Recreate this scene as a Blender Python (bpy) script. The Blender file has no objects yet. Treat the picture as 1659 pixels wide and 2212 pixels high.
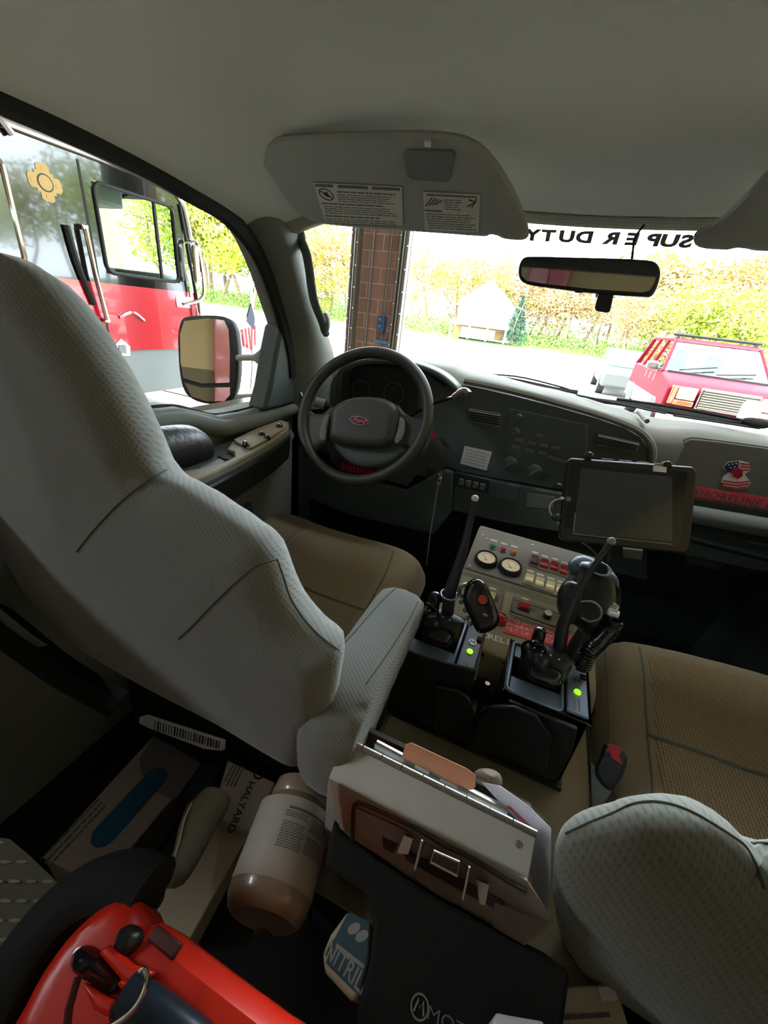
import bpy, bmesh, math, random
from mathutils import Vector, Matrix, noise
from mathutils.geometry import delaunay_2d_cdt
from mathutils.bvhtree import BVHTree
random.seed(7)
PI = math.pi
SC = bpy.context.scene
COL = SC.collection

# ---------------------------------------------------------------- camera
F, CX, CY = 860.0, 829.5, 1106.0
yaw, pit, rol = math.radians(19.4), math.radians(26.5), math.radians(7.3)
h_ = Vector((-math.sin(yaw), math.cos(yaw), 0)); r_ = Vector((math.cos(yaw), math.sin(yaw), 0)); z_ = Vector((0, 0, 1))
CF = h_*math.cos(pit) - z_*math.sin(pit); u_ = h_*math.sin(pit) + z_*math.cos(pit)
CR = r_*math.cos(rol) + u_*math.sin(rol); CU = -r_*math.sin(rol) + u_*math.cos(rol)
cd = bpy.data.cameras.new('camera'); cam = bpy.data.objects.new('camera', cd); COL.objects.link(cam)
cd.sensor_fit = 'HORIZONTAL'; cd.sensor_width = 36.0; cd.lens = F/1659*36.0; cd.clip_start = 0.01; cd.clip_end = 400
cam.matrix_world = Matrix(((CR.x, CU.x, -CF.x, 0), (CR.y, CU.y, -CF.y, 0), (CR.z, CU.z, -CF.z, 0), (0, 0, 0, 1)))
SC.camera = cam

# ---------------------------------------------------------------- light
SC.view_settings.view_transform = 'Standard'; SC.view_settings.look = 'None'
SC.view_settings.gamma = 1.0; SC.view_settings.exposure = EXPO = 3.2
SC.view_settings.use_curve_mapping = False
W = bpy.data.worlds.new('sky'); SC.world = W; W.use_nodes = True
bg = W.node_tree.nodes['Background']; bg.inputs[0].default_value = (0.80, 0.90, 1.0, 1); bg.inputs[1].default_value = 2.9
sd = bpy.data.lights.new('sun', 'SUN'); sd.energy = 2.4; sd.angle = 0.009; sd.color = (1, .95, .86)
sun = bpy.data.objects.new('sun', sd); COL.objects.link(sun)
el, az = math.radians(62), math.radians(45)
sdir = Vector((-math.sin(az)*math.cos(el), math.cos(az)*math.cos(el), math.sin(el)))
sun.rotation_euler = sdir.to_track_quat('Z', 'Y').to_euler()
for i, (lx, ly) in enumerate([(0.6, -3.0), (-6.5, -3.0), (0.6, 1.5)]):   # unseen lamps added under the bay ceiling as fill light
    ad = bpy.data.lights.new('bay_fill_light', 'AREA'); ad.shape = 'RECTANGLE'; ad.size = 1.6; ad.size_y = 3.0; ad.energy = 38
    ad.color = (.86, .93, 1)
    ao = bpy.data.objects.new('bay_fill_light', ad); COL.objects.link(ao); ao.location = (lx, ly, 3.95)
SC.cycles.max_bounces = 10; SC.cycles.diffuse_bounces = 5; SC.cycles.glossy_bounces = 4; SC.cycles.transparent_max_bounces = 16
SC.cycles.use_denoising = True
SC.cycles.sample_clamp_indirect = 6.0

# ---------------------------------------------------------------- pixel to place
def ray(x, y): return CF*F + (x-CX)*CR - (y-CY)*CU
def at(x, y, ax, v):
    d = ray(x, y); return d*(v/d['XYZ'.index(ax)])
class PL:                       # a plane in the place: point, two axes, normal
    def __init__(s, p, n, up=None):
        s.p = Vector(p); s.n = Vector(n).normalized()
        up = Vector(up) if up else (Vector((0, 0, 1)) if abs(s.n.z) < .9 else Vector((0, 1, 0)))
        s.v = (up - s.n*up.dot(s.n)).normalized(); s.u = s.v.cross(s.n).normalized()
    def hit(s, x, y):
        d = ray(x, y); return d*(s.p.dot(s.n)/d.dot(s.n))
    def to2(s, q): q = q - s.p; return (q.dot(s.u), q.dot(s.v))
    def to3(s, a, b, c=0): return s.p + s.u*a + s.v*b + s.n*c
    def px(s, pts): return [s.to2(s.hit(*q)) for q in pts]
    def off(s, d):
        q = PL(s.p + s.n*d, s.n, s.v); return q
def ZP(z): return PL((0, 0, z), (0, 0, 1))
def YP(y): return PL((0, y, 0), (0, -1, 0))
def XP(x, sgn=1): return PL((x, 0, 0), (sgn, 0, 0))

# ---------------------------------------------------------------- materials
def hx(c):
    c = c.lstrip('#'); r = [int(c[i:i+2], 16)/255 for i in (0, 2, 4)]
    return tuple(((v/12.92) if v <= .04045 else ((v+.055)/1.055)**2.4) for v in r) + (1,)
def mat(name, color, rough=.6, metal=0, spec=.5, coat=0, noise_s=0, noise_a=.15, bump=0, bump_s=200, kind=None, emit=0, color2=None, scale=1):
    m = bpy.data.materials.new(name); m.use_nodes = True; nt = m.node_tree; b = nt.nodes['Principled BSDF']
    c = hx(color) if isinstance(color, str) else color
    b.inputs['Base Color'].default_value = c; b.inputs['Roughness'].default_value = rough; b.inputs['Metallic'].default_value = metal
    b.inputs['Specular IOR Level'].default_value = spec; b.inputs['Coat Weight'].default_value = coat; b.inputs['Coat Roughness'].default_value = .03
    tc = nt.nodes.new('ShaderNodeTexCoord')
    def n(t, **k):
        q = nt.nodes.new(t)
        for a, v in k.items():
            if a in q.inputs: q.inputs[a].default_value = v
            else: setattr(q, a, v)
        return q
    L = nt.links.new
    if emit:
        b.inputs['Emission Color'].default_value = c; b.inputs['Emission Strength'].default_value = emit
    if noise_s:
        t = n('ShaderNodeTexNoise', Scale=noise_s, Detail=5.0); L(tc.outputs['Object'], t.inputs['Vector'])
        mx = n('ShaderNodeMix', data_type='RGBA'); L(t.outputs['Fac'], mx.inputs['Factor'])
        c2 = hx(color2) if color2 else tuple(v*(1+noise_a*2) for v in c[:3]) + (1,)
        c1 = c if color2 else tuple(v*(1-noise_a*2) for v in c[:3]) + (1,)
        mx.inputs['A'].default_value = c1; mx.inputs['B'].default_value = c2
        L(mx.outputs['Result'], b.inputs['Base Color'])
    if kind == 'weave':        # fine basket weave of seat cloth
        wa = n('ShaderNodeTexWave', Scale=150*scale, Distortion=.6, wave_type='BANDS', bands_direction='X'); L(tc.outputs['Object'], wa.inputs['Vector'])
        wb = n('ShaderNodeTexWave', Scale=95*scale, Distortion=.6, wave_type='BANDS', bands_direction='DIAGONAL'); L(tc.outputs['Object'], wb.inputs['Vector'])
        w1 = n('ShaderNodeMath', operation='MULTIPLY'); L(wa.outputs['Fac'], w1.inputs[0]); L(wb.outputs['Fac'], w1.inputs[1])
        w2 = n('ShaderNodeTexNoise', Scale=14.0, Detail=4.0); L(tc.outputs['Object'], w2.inputs['Vector'])
        mx = n('ShaderNodeMix', data_type='RGBA'); mx.inputs['A'].default_value = tuple(v*1.12 for v in c[:3])+(1,); mx.inputs['B'].default_value = tuple(v*.8 for v in c[:3])+(1,)
        L(w1.outputs[0], mx.inputs['Factor'])
        m2 = n('ShaderNodeMix', data_type='RGBA', blend_type='MULTIPLY'); m2.inputs['Factor'].default_value = .12
        L(mx.outputs['Result'], m2.inputs['A']); L(w2.outputs['Fac'], m2.inputs['B'])
        L(m2.outputs['Result'], b.inputs['Base Color'])
        bp = n('ShaderNodeBump', Strength=.3, Distance=.001); L(w1.outputs[0], bp.inputs['Height']); bp.invert = True
        L(bp.outputs['Normal'], b.inputs['Normal'])
        b.inputs['Sheen Weight'].default_value = .25
    if kind == 'rib':          # ribbed, slightly zigzag insert cloth
        mp = n('ShaderNodeMapping'); mp.inputs['Rotation'].default_value = (0, 0, .0); L(tc.outputs['Object'], mp.inputs['Vector'])
        w1 = n('ShaderNodeTexWave', Scale=62*scale, Distortion=1.1, Detail=0.0, wave_type='BANDS', bands_direction='X'); L(mp.outputs['Vector'], w1.inputs['Vector'])
        w1.inputs['Detail Scale'].default_value = 3.0
        w2 = n('ShaderNodeTexWave', Scale=45*scale, Distortion=.0, wave_type='BANDS', bands_direction='Y'); L(mp.outputs['Vector'], w2.inputs['Vector'])
        mm = n('ShaderNodeMath', operation='MULTIPLY_ADD'); L(w2.outputs['Fac'], mm.inputs[0]); mm.inputs[1].default_value = .35; L(w1.outputs['Fac'], mm.inputs[2])
        mx = n('ShaderNodeMix', data_type='RGBA'); mx.inputs['A'].default_value = tuple(v*.55 for v in c[:3])+(1,); mx.inputs['B'].default_value = tuple(v*1.25 for v in c[:3])+(1,)
        L(mm.outputs[0], mx.inputs['Factor']); L(mx.outputs['Result'], b.inputs['Base Color'])
        bp = n('ShaderNodeBump', Strength=.5, Distance=.0015); L(mm.outputs[0], bp.inputs['Height']); L(bp.outputs['Normal'], b.inputs['Normal'])
    elif bump:
        t = n('ShaderNodeTexNoise', Scale=bump_s, Detail=3.0); L(tc.outputs['Object'], t.inputs['Vector'])
        bp = n('ShaderNodeBump', Strength=bump, Distance=.002); L(t.outputs['Fac'], bp.inputs['Height']); L(bp.outputs['Normal'], b.inputs['Normal'])
    return m
def glass(name, tint=(1, 1, 1, 1), refl=.10, rough=0.0):
    m = bpy.data.materials.new(name); m.use_nodes = True; nt = m.node_tree; nt.nodes.clear()
    o = nt.nodes.new('ShaderNodeOutputMaterial'); t = nt.nodes.new('ShaderNodeBsdfTransparent'); g = nt.nodes.new('ShaderNodeBsdfGlossy')
    mx = nt.nodes.new('ShaderNodeMixShader'); fr = nt.nodes.new('ShaderNodeLayerWeight'); fr.inputs[0].default_value = refl
    t.inputs[0].default_value = tint; g.inputs['Roughness'].default_value = rough
    nt.links.new(fr.outputs['Fresnel'], mx.inputs[0]); nt.links.new(t.outputs[0], mx.inputs[1]); nt.links.new(g.outputs[0], mx.inputs[2]); nt.links.new(mx.outputs[0], o.inputs[0])
    return m
M = {}
def mk(k, *a, **kw): M[k] = mat(k, *a, **kw)
mk('headliner', '#c6c6bc', .95, spec=.1, bump=.25, bump_s=900)
mk('seat_grey', '#7f817c', .95, spec=.12, kind='weave')
mk('seat_grey_rib', '#86877e', .95, spec=.12, kind='weave', scale=.55)
mk('seat_tan', '#7b6f57', .95, spec=.12, kind='weave')
mk('seat_tan_rib', '#7f7056', .95, spec=.1, kind='rib')
mk('visor_cloth', '#9ea198', .95, spec=.1, bump=.25, bump_s=900)
mk('seam', '#55584f', .9)
mk('dash_dark', '#525d5a', .62, spec=.3, bump=.25, bump_s=700)
mk('dash_grey', '#72736b', .75, spec=.15, bump=.3, bump_s=600)
mk('dash_mid', '#717672', .65, spec=.35, bump=.3, bump_s=600)
mk('recess', '#303838', .7, spec=.3)
mk('trim_grey', '#6c7066', .7, spec=.3, bump=.2, bump_s=600)
mk('door_beige', '#8f8875', .65, spec=.3, bump=.2, bump_s=600)
mk('rubber', '#1c1e1b', .75, spec=.25)
mk('black_plastic', '#1f2324', .34, spec=.5, bump=.12, bump_s=800)
mk('black_gloss', '#16191b', .14, spec=.6)
mk('black_matte', '#1d201f', .8, spec=.2, bump=.2, bump_s=300)
mk('black_leather', '#1d2023', .42, spec=.5, bump=.6, bump_s=90)
mk('wheel_skin', '#34352f', .5, spec=.45, bump=.15, bump_s=900)
mk('steel', '#a9a8a0', .38, metal=1, noise_s=30, noise_a=.06)
mk('tube_slate', '#1c2530', .3)
mk('chrome', '#c8c8c8', .1, metal=1)
mk('panel_taupe', '#78746a', .55, spec=.35, noise_s=12, noise_a=.05)
mk('panel_beige', '#968e76', .5, spec=.4, noise_s=9, noise_a=.06)
mk('console_metal', '#8f8568', .45, metal=.3, noise_s=5, noise_a=.14)
mk('alu', '#c9cac4', .42, metal=.15, noise_s=25, noise_a=.05)
mk('mirror', '#d9dcdc', .015, metal=1)
mk('mirror_dim', '#7c8284', .03, metal=1)
mk('white', '#e9e6df', .6); mk('white_paper', '#d8d6dc', .7); mk('offwhite', '#b9ab93', .6, noise_s=20, noise_a=.04)
mk('red', '#c4202c', .4, noise_s=8, noise_a=.05); mk('red_sticker', '#e8505a', .55, noise_s=30, noise_a=.06); mk('red_label', '#641a20', .6)
mk('red_paint', '#98081a', .22, coat=1.0); mk('black_paint', '#0b0c0b', .12, coat=.6, spec=.3)
mk('ink', '#23221f', .7); mk('ink_grey', '#5f6159', .8); mk('text_grey', '#8d928c', .7); mk('text_white', '#d9d9d4', .6); mk('label_pad', '#c4c4b8', .75, noise_s=25, noise_a=.04)
mk('green_lens', '#1b7a4a', .2, coat=.6); mk('red_lens', '#b01c38', .2, coat=.6); mk('amber_lens', '#d4703a', .2, coat=.6)
mk('gauge_face', '#e8d9b4', .3, coat=.5); mk('cream', '#d5c894', .4, coat=.3); mk('switch_red', '#94202f', .25, coat=.5); mk('switch_dark', '#4f3230', .4)
mk('led_green', '#8bff10', .3, emit=.18)
mk('charger_rim', '#8093ab', .3, metal=.3)
mk('deep_dark', '#343d3c', .85, spec=.15)
mk('suv_pale', '#4c504c', .35, coat=.4)
mk('orange_button', '#b3412f', .5)
mk('copper', '#c98a6a', .4, metal=.5, noise_s=20, noise_a=.05)
mk('blue_paper', '#1e5f8e', .6); mk('blue_dark', '#14304c', .7); mk('teal_box', '#1f434c', .6, noise_s=10, noise_a=.08); mk('teal_dark', '#12323c', .6)
mk('box_paper', '#a9a19a', .75, noise_s=6, noise_a=.05); mk('box_blue', '#235f86', .6); mk('box_mauve', '#7d7c85', .7)
mk('brown_plastic', '#a3968a', .35, coat=.4, noise_s=7, noise_a=.08); mk('dark_brown', '#4d4037', .4, coat=.3)
mk('bottle_label', '#b0a69c', .4, noise_s=14, noise_a=.04); mk('bottle_plastic', '#96806a', .3, coat=.4, noise_s=9, noise_a=.07)
mk('khaki', '#7c745f', .85, noise_s=9, noise_a=.14, bump=.5, bump_s=70)
mk('carpet', '#2a2c2a', .95, spec=.05, bump=.8, bump_s=500)
mk('red_plastic', '#d8260f', .35, spec=.5, noise_s=6, noise_a=.08); mk('dark_red', '#4a120e', .5)
mk('diamond', '#77776f', .4, metal=.85, noise_s=12, noise_a=.12)
mk('gold', '#6e5624', .35, metal=.5); mk('bluegrey', '#4f6678', .3, spec=.5, bump=.3, bump_s=500)
mk('yellow', '#d8b018', .5); mk('navy', '#1a2a5c', .7)
mk('flag_red', '#8c1c28', .8); mk('flag_white', '#a09a90', .8); mk('flag_blue', '#232838', .8)
mk('pole_white', '#c9c6bd', .4)
mk('asphalt', '#83817b', .9, noise_s=2.5, noise_a=.08, bump=.3, bump_s=40); mk('bay_floor', '#8f857a', .45, noise_s=1.5, noise_a=.08)
mk('red_floor', '#8a3d2c', .6, noise_s=3, noise_a=.1)
mk('grass', '#55702a', .95, noise_s=3, noise_a=.25, bump=1, bump_s=30); mk('dirt', '#a58a55', .95, noise_s=2, noise_a=.2)
mk('bay_tan', '#a38f63', .8, noise_s=2, noise_a=.03); mk('bay_olive', '#5f5539', .8, noise_s=2, noise_a=.04); mk('bay_ceiling', '#c9c4b6', .85)
mk('track_steel', '#66655c', .45, metal=.6, noise_s=8, noise_a=.1)
mk('bark', '#6e5a44', .9, noise_s=9, noise_a=.2, bump=.6, bump_s=40)
for i, c in enumerate(['#94982a', '#788c24', '#977836', '#5f7a28', '#8a7044']): mk('leaf%d' % i, c, .7, noise_s=.8, noise_a=.15)
mk('pine', '#34503a', .8, noise_s=2, noise_a=.2)
mk('siding', '#a8a294', .8); mk('siding_tan', '#7d6034', .8); mk('roof_dark', '#6c6862', .8); mk('pane_dark', '#3c4248', .1, coat=.5)
mk('amber', '#b8400c', .25, coat=.8); mk('headlamp', '#8f8270', .12, coat=1); mk('tire', '#1c1b1a', .8)
mk('suv_red', '#5a0a18', .6, coat=.0, spec=.05, noise_s=.6, noise_a=.05); mk('suv_grey', '#55534e', .3, coat=.6)
mk('engine_grey', '#5f6666', .4, metal=.3, noise_s=2, noise_a=.1)
mk('silver_logo', '#8f9296', .4, metal=.6)
M['glass'] = glass('windshield_glass', (.97, .99, .98, 1), .06)
M['engine_glass'] = glass('engine_glass', (.88, .95, .92, 1), .12)
M['suv_glass'] = glass('suv_glass', (.45, .55, .56, 1), .3)
M['clear'] = glass('clear_plastic', (.93, .91, .88, 1), .25, .15)
M['clear_bright'] = glass('clear_acrylic', (.9, .9, .9, 1), .4, .05)
M['screen'] = mat('tablet_screen', '#3a4242', .16, spec=.6, coat=.4)
def brick_mat():
    m = mat('block_brick', '#7d6250', .85, bump=.3, bump_s=60); nt = m.node_tree; b = nt.nodes['Principled BSDF']
    tc = nt.nodes.new('ShaderNodeTexCoord'); mp = nt.nodes.new('ShaderNodeMapping'); br = nt.nodes.new('ShaderNodeTexBrick')
    mp.inputs['Rotation'].default_value = (PI/2, 0, 0)
    br.inputs['Color1'].default_value = hx('#5b4436'); br.inputs['Color2'].default_value = hx('#654c3d'); br.inputs['Mortar'].default_value = hx('#7a6656')
    br.inputs['Scale'].default_value = 1; br.inputs['Brick Width'].default_value = .40; br.inputs['Row Height'].default_value = .20; br.inputs['Mortar Size'].default_value = .008
    nt.links.new(tc.outputs['Object'], mp.inputs['Vector']); nt.links.new(mp.outputs['Vector'], br.inputs['Vector']); nt.links.new(br.outputs['Color'], b.inputs['Base Color'])
    return m
M['brick'] = brick_mat()

# ---------------------------------------------------------------- builders
WL = {}
class MB:
    def __init__(s): s.bm = bmesh.new()
    def _tag(s, vs): return vs
    def box(s, lo, hi, rot=None, piv=None):
        lo, hi = Vector(lo), Vector(hi); c = (lo+hi)/2; d = hi-lo
        r = bmesh.ops.create_cube(s.bm, size=1, matrix=Matrix.Translation(c) @ Matrix.Diagonal((abs(d.x), abs(d.y), abs(d.z), 1)))
        if rot is not None: bmesh.ops.rotate(s.bm, verts=r['verts'], cent=piv if piv is not None else c, matrix=rot)
        return s
    def obox(s, c, u, v, n, du, dv, dn):          # oriented box about centre c
        c = Vector(c); mtx = Matrix((u*du, v*dv, n*dn)).transposed().to_4x4()
        bmesh.ops.create_cube(s.bm, size=1, matrix=Matrix.Translation(c) @ mtx); return s
    def cyl(s, a, b, r, r2=None, seg=20, cap=True):
        a, b = Vector(a), Vector(b); q = (b-a).to_track_quat('Z', 'Y').to_matrix().to_4x4()
        bmesh.ops.create_cone(s.bm, cap_ends=cap, segments=seg, radius1=r, radius2=r if r2 is None else r2, depth=(b-a).length, matrix=Matrix.Translation((a+b)/2) @ q); return s
    def ball(s, c, r, sc=(1, 1, 1), seg=20, mtx=None):
        m = Matrix.Translation(Vector(c)) @ (mtx.to_4x4() if mtx else Matrix.Identity(4)) @ Matrix.Diagonal((sc[0], sc[1], sc[2], 1))
        bmesh.ops.create_uvsphere(s.bm, u_segments=seg, v_segments=seg//2+2, radius=r, matrix=m); return s
    def poly(s, pts3, flip=False):
        vs = [s.bm.verts.new(p) for p in pts3]
        f = s.bm.faces.new(vs[::-1] if flip else vs); return f
    def prism(s, pl, pts2, d0, d1):               # outline in plane coords, from offset d0 to d1 along the normal
        a = [s.bm.verts.new(pl.to3(x, y, d0)) for x, y in pts2]; b = [s.bm.verts.new(pl.to3(x, y, d1)) for x, y in pts2]
        n = len(a)
        s.bm.faces.new(a[::-1]); s.bm.faces.new(b)
        for i in range(n): s.bm.faces.new((a[i], a[(i+1) % n], b[(i+1) % n], b[i]))
        return s
    def prof(s, yz, x0, x1):                      # a profile in Y,Z swept along X
        return s.prism(PL((0, 0, 0), (1, 0, 0), (0, 0, 1)), [(-0+y, z) for y, z in yz], x0, x1)
    def tube(s, pts, r, seg=10, cap=True, closed=False, flat=None):
        pts = [Vector(p) for p in pts]; n = len(pts); rings = []; pn = None
        for i, p in enumerate(pts):
            if closed: t = pts[(i+1) % n] - pts[i-1]
            else: t = pts[min(i+1, n-1)] - pts[max(i-1, 0)]
            t.normalize()
            if pn is None:
                pn = t.orthogonal().normalized() if flat is None else (Vector(flat) - t*Vector(flat).dot(t)).normalized()
            else: pn = (pn - t*pn.dot(t)).normalized()
            b = t.cross(pn); rr = r[i] if isinstance(r, (list, tuple)) else r
            ra, rb = rr if isinstance(rr, tuple) else (rr, rr)
            rings.append([s.bm.verts.new(p + pn*(ra*math.cos(2*PI*k/seg)) + b*(rb*math.sin(2*PI*k/seg))) for k in range(seg)])
        m = n if closed else n-1
        for i in range(m):
            A, B = rings[i], rings[(i+1) % n]
            for k in range(seg): s.bm.faces.new((A[k], A[(k+1) % seg], B[(k+1) % seg], B[k]))
        if cap and not closed: s.bm.faces.new(rings[0][::-1]); s.bm.faces.new(rings[-1])
        return s
    def lathe(s, a, axis, prof, seg=28, up=None):     # prof: (distance along axis, radius)
        a = Vector(a); ax = Vector(axis).normalized(); e = ax.orthogonal().normalized() if up is None else Vector(up); f = ax.cross(e); rings = []
        for t, r in prof:
            r = max(r, 1e-5); rings.append([s.bm.verts.new(a + ax*t + e*(r*math.cos(2*PI*k/seg)) + f*(r*math.sin(2*PI*k/seg))) for k in range(seg)])
        for A, B in zip(rings, rings[1:]):
            for k in range(seg): s.bm.faces.new((A[k], A[(k+1) % seg], B[(k+1) % seg], B[k]))
        s.bm.faces.new(rings[0][::-1]); s.bm.faces.new(rings[-1]); return s
    def puff(s, pl, pts2, T, r, res=None, back=None, dome=0.0, fn=None):
        # rounded cushion over an outline: height T within r of the edge; back: thickness on the far side; dome: extra crown
        pts2 = smooth_out(pts2); xs = [p[0] for p in pts2]; ys = [p[1] for p in pts2]
        w = max(max(xs)-min(xs), max(ys)-min(ys)); res = res or w/46; pts2 = resample(pts2, res)
        n = len(pts2); inner = []
        def dist(x, y):
            best = 1e9; ins = False
            for i in range(n):
                ax, ay = pts2[i]; bx, by = pts2[(i+1) % n]; dx, dy = bx-ax, by-ay; q = dx*dx+dy*dy
                t = 0 if q == 0 else max(0, min(1, ((x-ax)*dx+(y-ay)*dy)/q)); d = (x-ax-t*dx)**2+(y-ay-t*dy)**2
                if d < best: best = d
                if (ay > y) != (by > y) and x < (bx-ax)*(y-ay)/(by-ay)+ax: ins = not ins
            return math.sqrt(best)*(1 if ins else -1)
        # rings close to the edge so the rounding is smooth
        cx, cy = sum(xs)/len(xs), sum(ys)/len(ys); co = list(pts2)
        y = min(ys)
        rows = int((max(ys)-min(ys))/res)+1; cols = int((max(xs)-min(xs))/res)+1
        ds = [0]*n
        for j in range(rows+1):
            for i in range(cols+1):
                X = min(xs)+i*res+(res/2 if j % 2 else 0); Y = min(ys)+j*res; d = dist(X, Y)
                if d > res*.85: co.append((X, Y)); ds.append(d)
        # near-edge ring
        for k in range(n):
            ax, ay = pts2[k-1]; bx, by = pts2[(k+1) % n]; nx, ny = -(by-ay), (bx-ax); L = math.hypot(nx, ny) or 1
            for f in (.28,):
                for sg in (1, -1):
                    X = pts2[k][0]+sg*nx/L*res*f; Y = pts2[k][1]+sg*ny/L*res*f; d = dist(X, Y)
                    if d > res*f*.6: co.append((X, Y)); ds.append(d)
        r_ = delaunay_2d_cdt([Vector(c) for c in co], [(i, (i+1) % n) for i in range(n)], [list(range(n))], 1, 1e-6)
        vs, _, fs, ov = r_[0], r_[1], r_[2], r_[3]
        dmax = max(ds) or 1
        def hgt(d, t):
            e = min(1, max(0, d)/r); return t*math.sqrt(max(0, 1-(1-e)**2)) + dome*t*math.sin(min(1, d/dmax)*PI/2)**1.5
        dd = []
        for k, v in enumerate(vs):
            o = ov[k][0] if ov[k] else None; dd.append(ds[o] if o is not None else max(0, dist(v.x, v.y)))
        bT = T if back is None else back
        def P(v, d, sg):
            c = hgt(d, T if sg > 0 else bT)*sg; q = pl.to3(v.x, v.y, c)
            return fn(q, v.x, v.y, d) if fn else q
        top = [s.bm.verts.new(P(v, dd[k], 1)) for k, v in enumerate(vs)]
        bot = [top[k] if dd[k] < 1e-6 else s.bm.verts.new(P(v, dd[k], -1)) for k, v in enumerate(vs)]
        for f in fs:
            try: s.bm.faces.new([top[i] for i in f])
            except ValueError: pass
            if not all(dd[i] < 1e-6 for i in f):
                try: s.bm.faces.new([bot[i] for i in f][::-1])
                except ValueError: pass
        return s
    def build(s, name, m, parent=None, label=None, bev=0, smooth=38, seg=2, kind=None, cat=None, group=None, solid=0, sub=0):
        bm = s.bm; bmesh.ops.remove_doubles(bm, verts=bm.verts, dist=1e-6); bmesh.ops.recalc_face_normals(bm, faces=bm.faces)
        for f in bm.faces: f.smooth = True
        lim = math.radians(smooth)
        for e in bm.edges: e.smooth = (len(e.link_faces) == 2 and e.calc_face_angle(0) < lim)
        if parent is not None: o0 = WL[parent.name]
        else:
            xs = [v.co for v in bm.verts]; o0 = Vector((sum(p.x for p in xs)/len(xs), sum(p.y for p in xs)/len(xs), min(p.z for p in xs)))
        for v in bm.verts: v.co -= o0
        me = bpy.data.meshes.new(name); bm.to_mesh(me); bm.free()
        me.materials.append(M[m] if isinstance(m, str) else m)
        o = bpy.data.objects.new(name, me); COL.objects.link(o)
        if parent is not None: o.parent = parent
        else: o.location = o0
        WL[o.name] = o0.copy()
        if solid:
            md = o.modifiers.new('solid', 'SOLIDIFY'); md.thickness = solid; md.offset = 1
        if bev:
            md = o.modifiers.new('bevel', 'BEVEL'); md.width = bev; md.segments = seg; md.limit_method = 'ANGLE'; md.angle_limit = math.radians(35); md.harden_normals = False
        if sub:
            md = o.modifiers.new('sub', 'SUBSURF'); md.levels = sub; md.render_levels = sub
        tag(o, label, cat, group, kind); return o
def tag(o, label=None, cat=None, group=None, kind=None):
    if label: o['label'] = label
    if cat: o['category'] = cat
    if group: o['group'] = group
    if kind: o['kind'] = kind
    return o
def thing(name, label, cat, loc, group=None, kind=None):
    o = bpy.data.objects.new(name, None); COL.objects.link(o); o.location = loc; o.empty_display_size = .05; WL[o.name] = Vector(loc)
    return tag(o, label, cat, group, kind)
def smooth_out(p): return list(p)
def resample(p, step):
    out = []; n = len(p)
    # round the outline with a closed Catmull-Rom, then walk it
    q = []
    for i in range(n):
        p0, p1, p2, p3 = p[i-1], p[i], p[(i+1) % n], p[(i+2) % n]; L = math.hypot(p2[0]-p1[0], p2[1]-p1[1]); k = max(1, int(L/step*3))
        for j in range(k):
            t = j/k; q.append(tuple(.5*((2*p1[c])+(-p0[c]+p2[c])*t+(2*p0[c]-5*p1[c]+4*p2[c]-p3[c])*t*t+(-p0[c]+3*p1[c]-3*p2[c]+p3[c])*t**3) for c in (0, 1)))
    acc = 0; out = [q[0]]
    for a, b in zip(q, q[1:]+q[:1]):
        acc += math.hypot(b[0]-a[0], b[1]-a[1])
        if acc >= step: out.append(b); acc = 0
    if math.hypot(out[-1][0]-out[0][0], out[-1][1]-out[0][1]) < step*.5: out.pop()
    return out
def crv(p, k=6, closed=False):       # smooth 3-D curve through points
    p = [Vector(q) for q in p]; n = len(p); out = []
    for i in range(n if closed else n-1):
        p0 = p[i-1] if (i > 0 or closed) else p[0]; p1 = p[i]; p2 = p[(i+1) % n]; p3 = p[(i+2) % n] if (closed or i+2 < n) else p[-1]
        for j in range(k):
            t = j/k; out.append(.5*((2*p1)+(-p0+p2)*t+(2*p0-5*p1+4*p2-p3)*t*t+(-p0+3*p1-3*p2+p3)*t**3))
    if not closed: out.append(p[-1])
    return out
def rrect(cx, cy, w, h, r, k=4):     # rounded rectangle outline
    out = []
    for sx, sy, a0 in ((1, 1, 0), (-1, 1, PI/2), (-1, -1, PI), (1, -1, 1.5*PI)):
        for j in range(k+1):
            a = a0+j/k*PI/2; out.append((cx+sx*(w/2-r)+r*math.cos(a), cy+sy*(h/2-r)+r*math.sin(a)))
    return out
def ell(cx, cy, a, b, n=28, rot=0): return [(cx+a*math.cos(2*PI*k/n)*math.cos(rot)-b*math.sin(2*PI*k/n)*math.sin(rot), cy+a*math.cos(2*PI*k/n)*math.sin(rot)+b*math.sin(2*PI*k/n)*math.cos(rot)) for k in range(n)]
def bvh_of(obs):
    vs, fs = [], []
    for o in obs:
        b = len(vs); o0 = WL[o.name]; vs += [v.co + o0 for v in o.data.vertices]; fs += [[i+b for i in p.vertices] for p in o.data.polygons]
    return BVHTree.FromPolygons(vs, fs)
def surf(tree, pts, lift=0.0):       # a line drawn on a surface, as points lying on it
    out = []
    for x, y in pts:
        d = ray(x, y).normalized(); hit = tree.ray_cast(Vector((0, 0, 0)), d)
        if hit[0] is not None: out.append(hit[0] - d*lift)
    return out
def dens(pts, k=5):
    return [(q.x, q.y) for q in crv([Vector((x, y, 0)) for x, y in pts], k)]
def seam(parent, o, pts, r=.0016, m='seam', name='seam'):
    t = bvh_of([o] if not isinstance(o, list) else o); q = surf(t, dens(pts))
    if len(q) > 2: MB().tube(q, r, 6).build(name, m, parent)
def seglen(a, b): return (Vector(a)-Vector(b)).length
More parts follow.
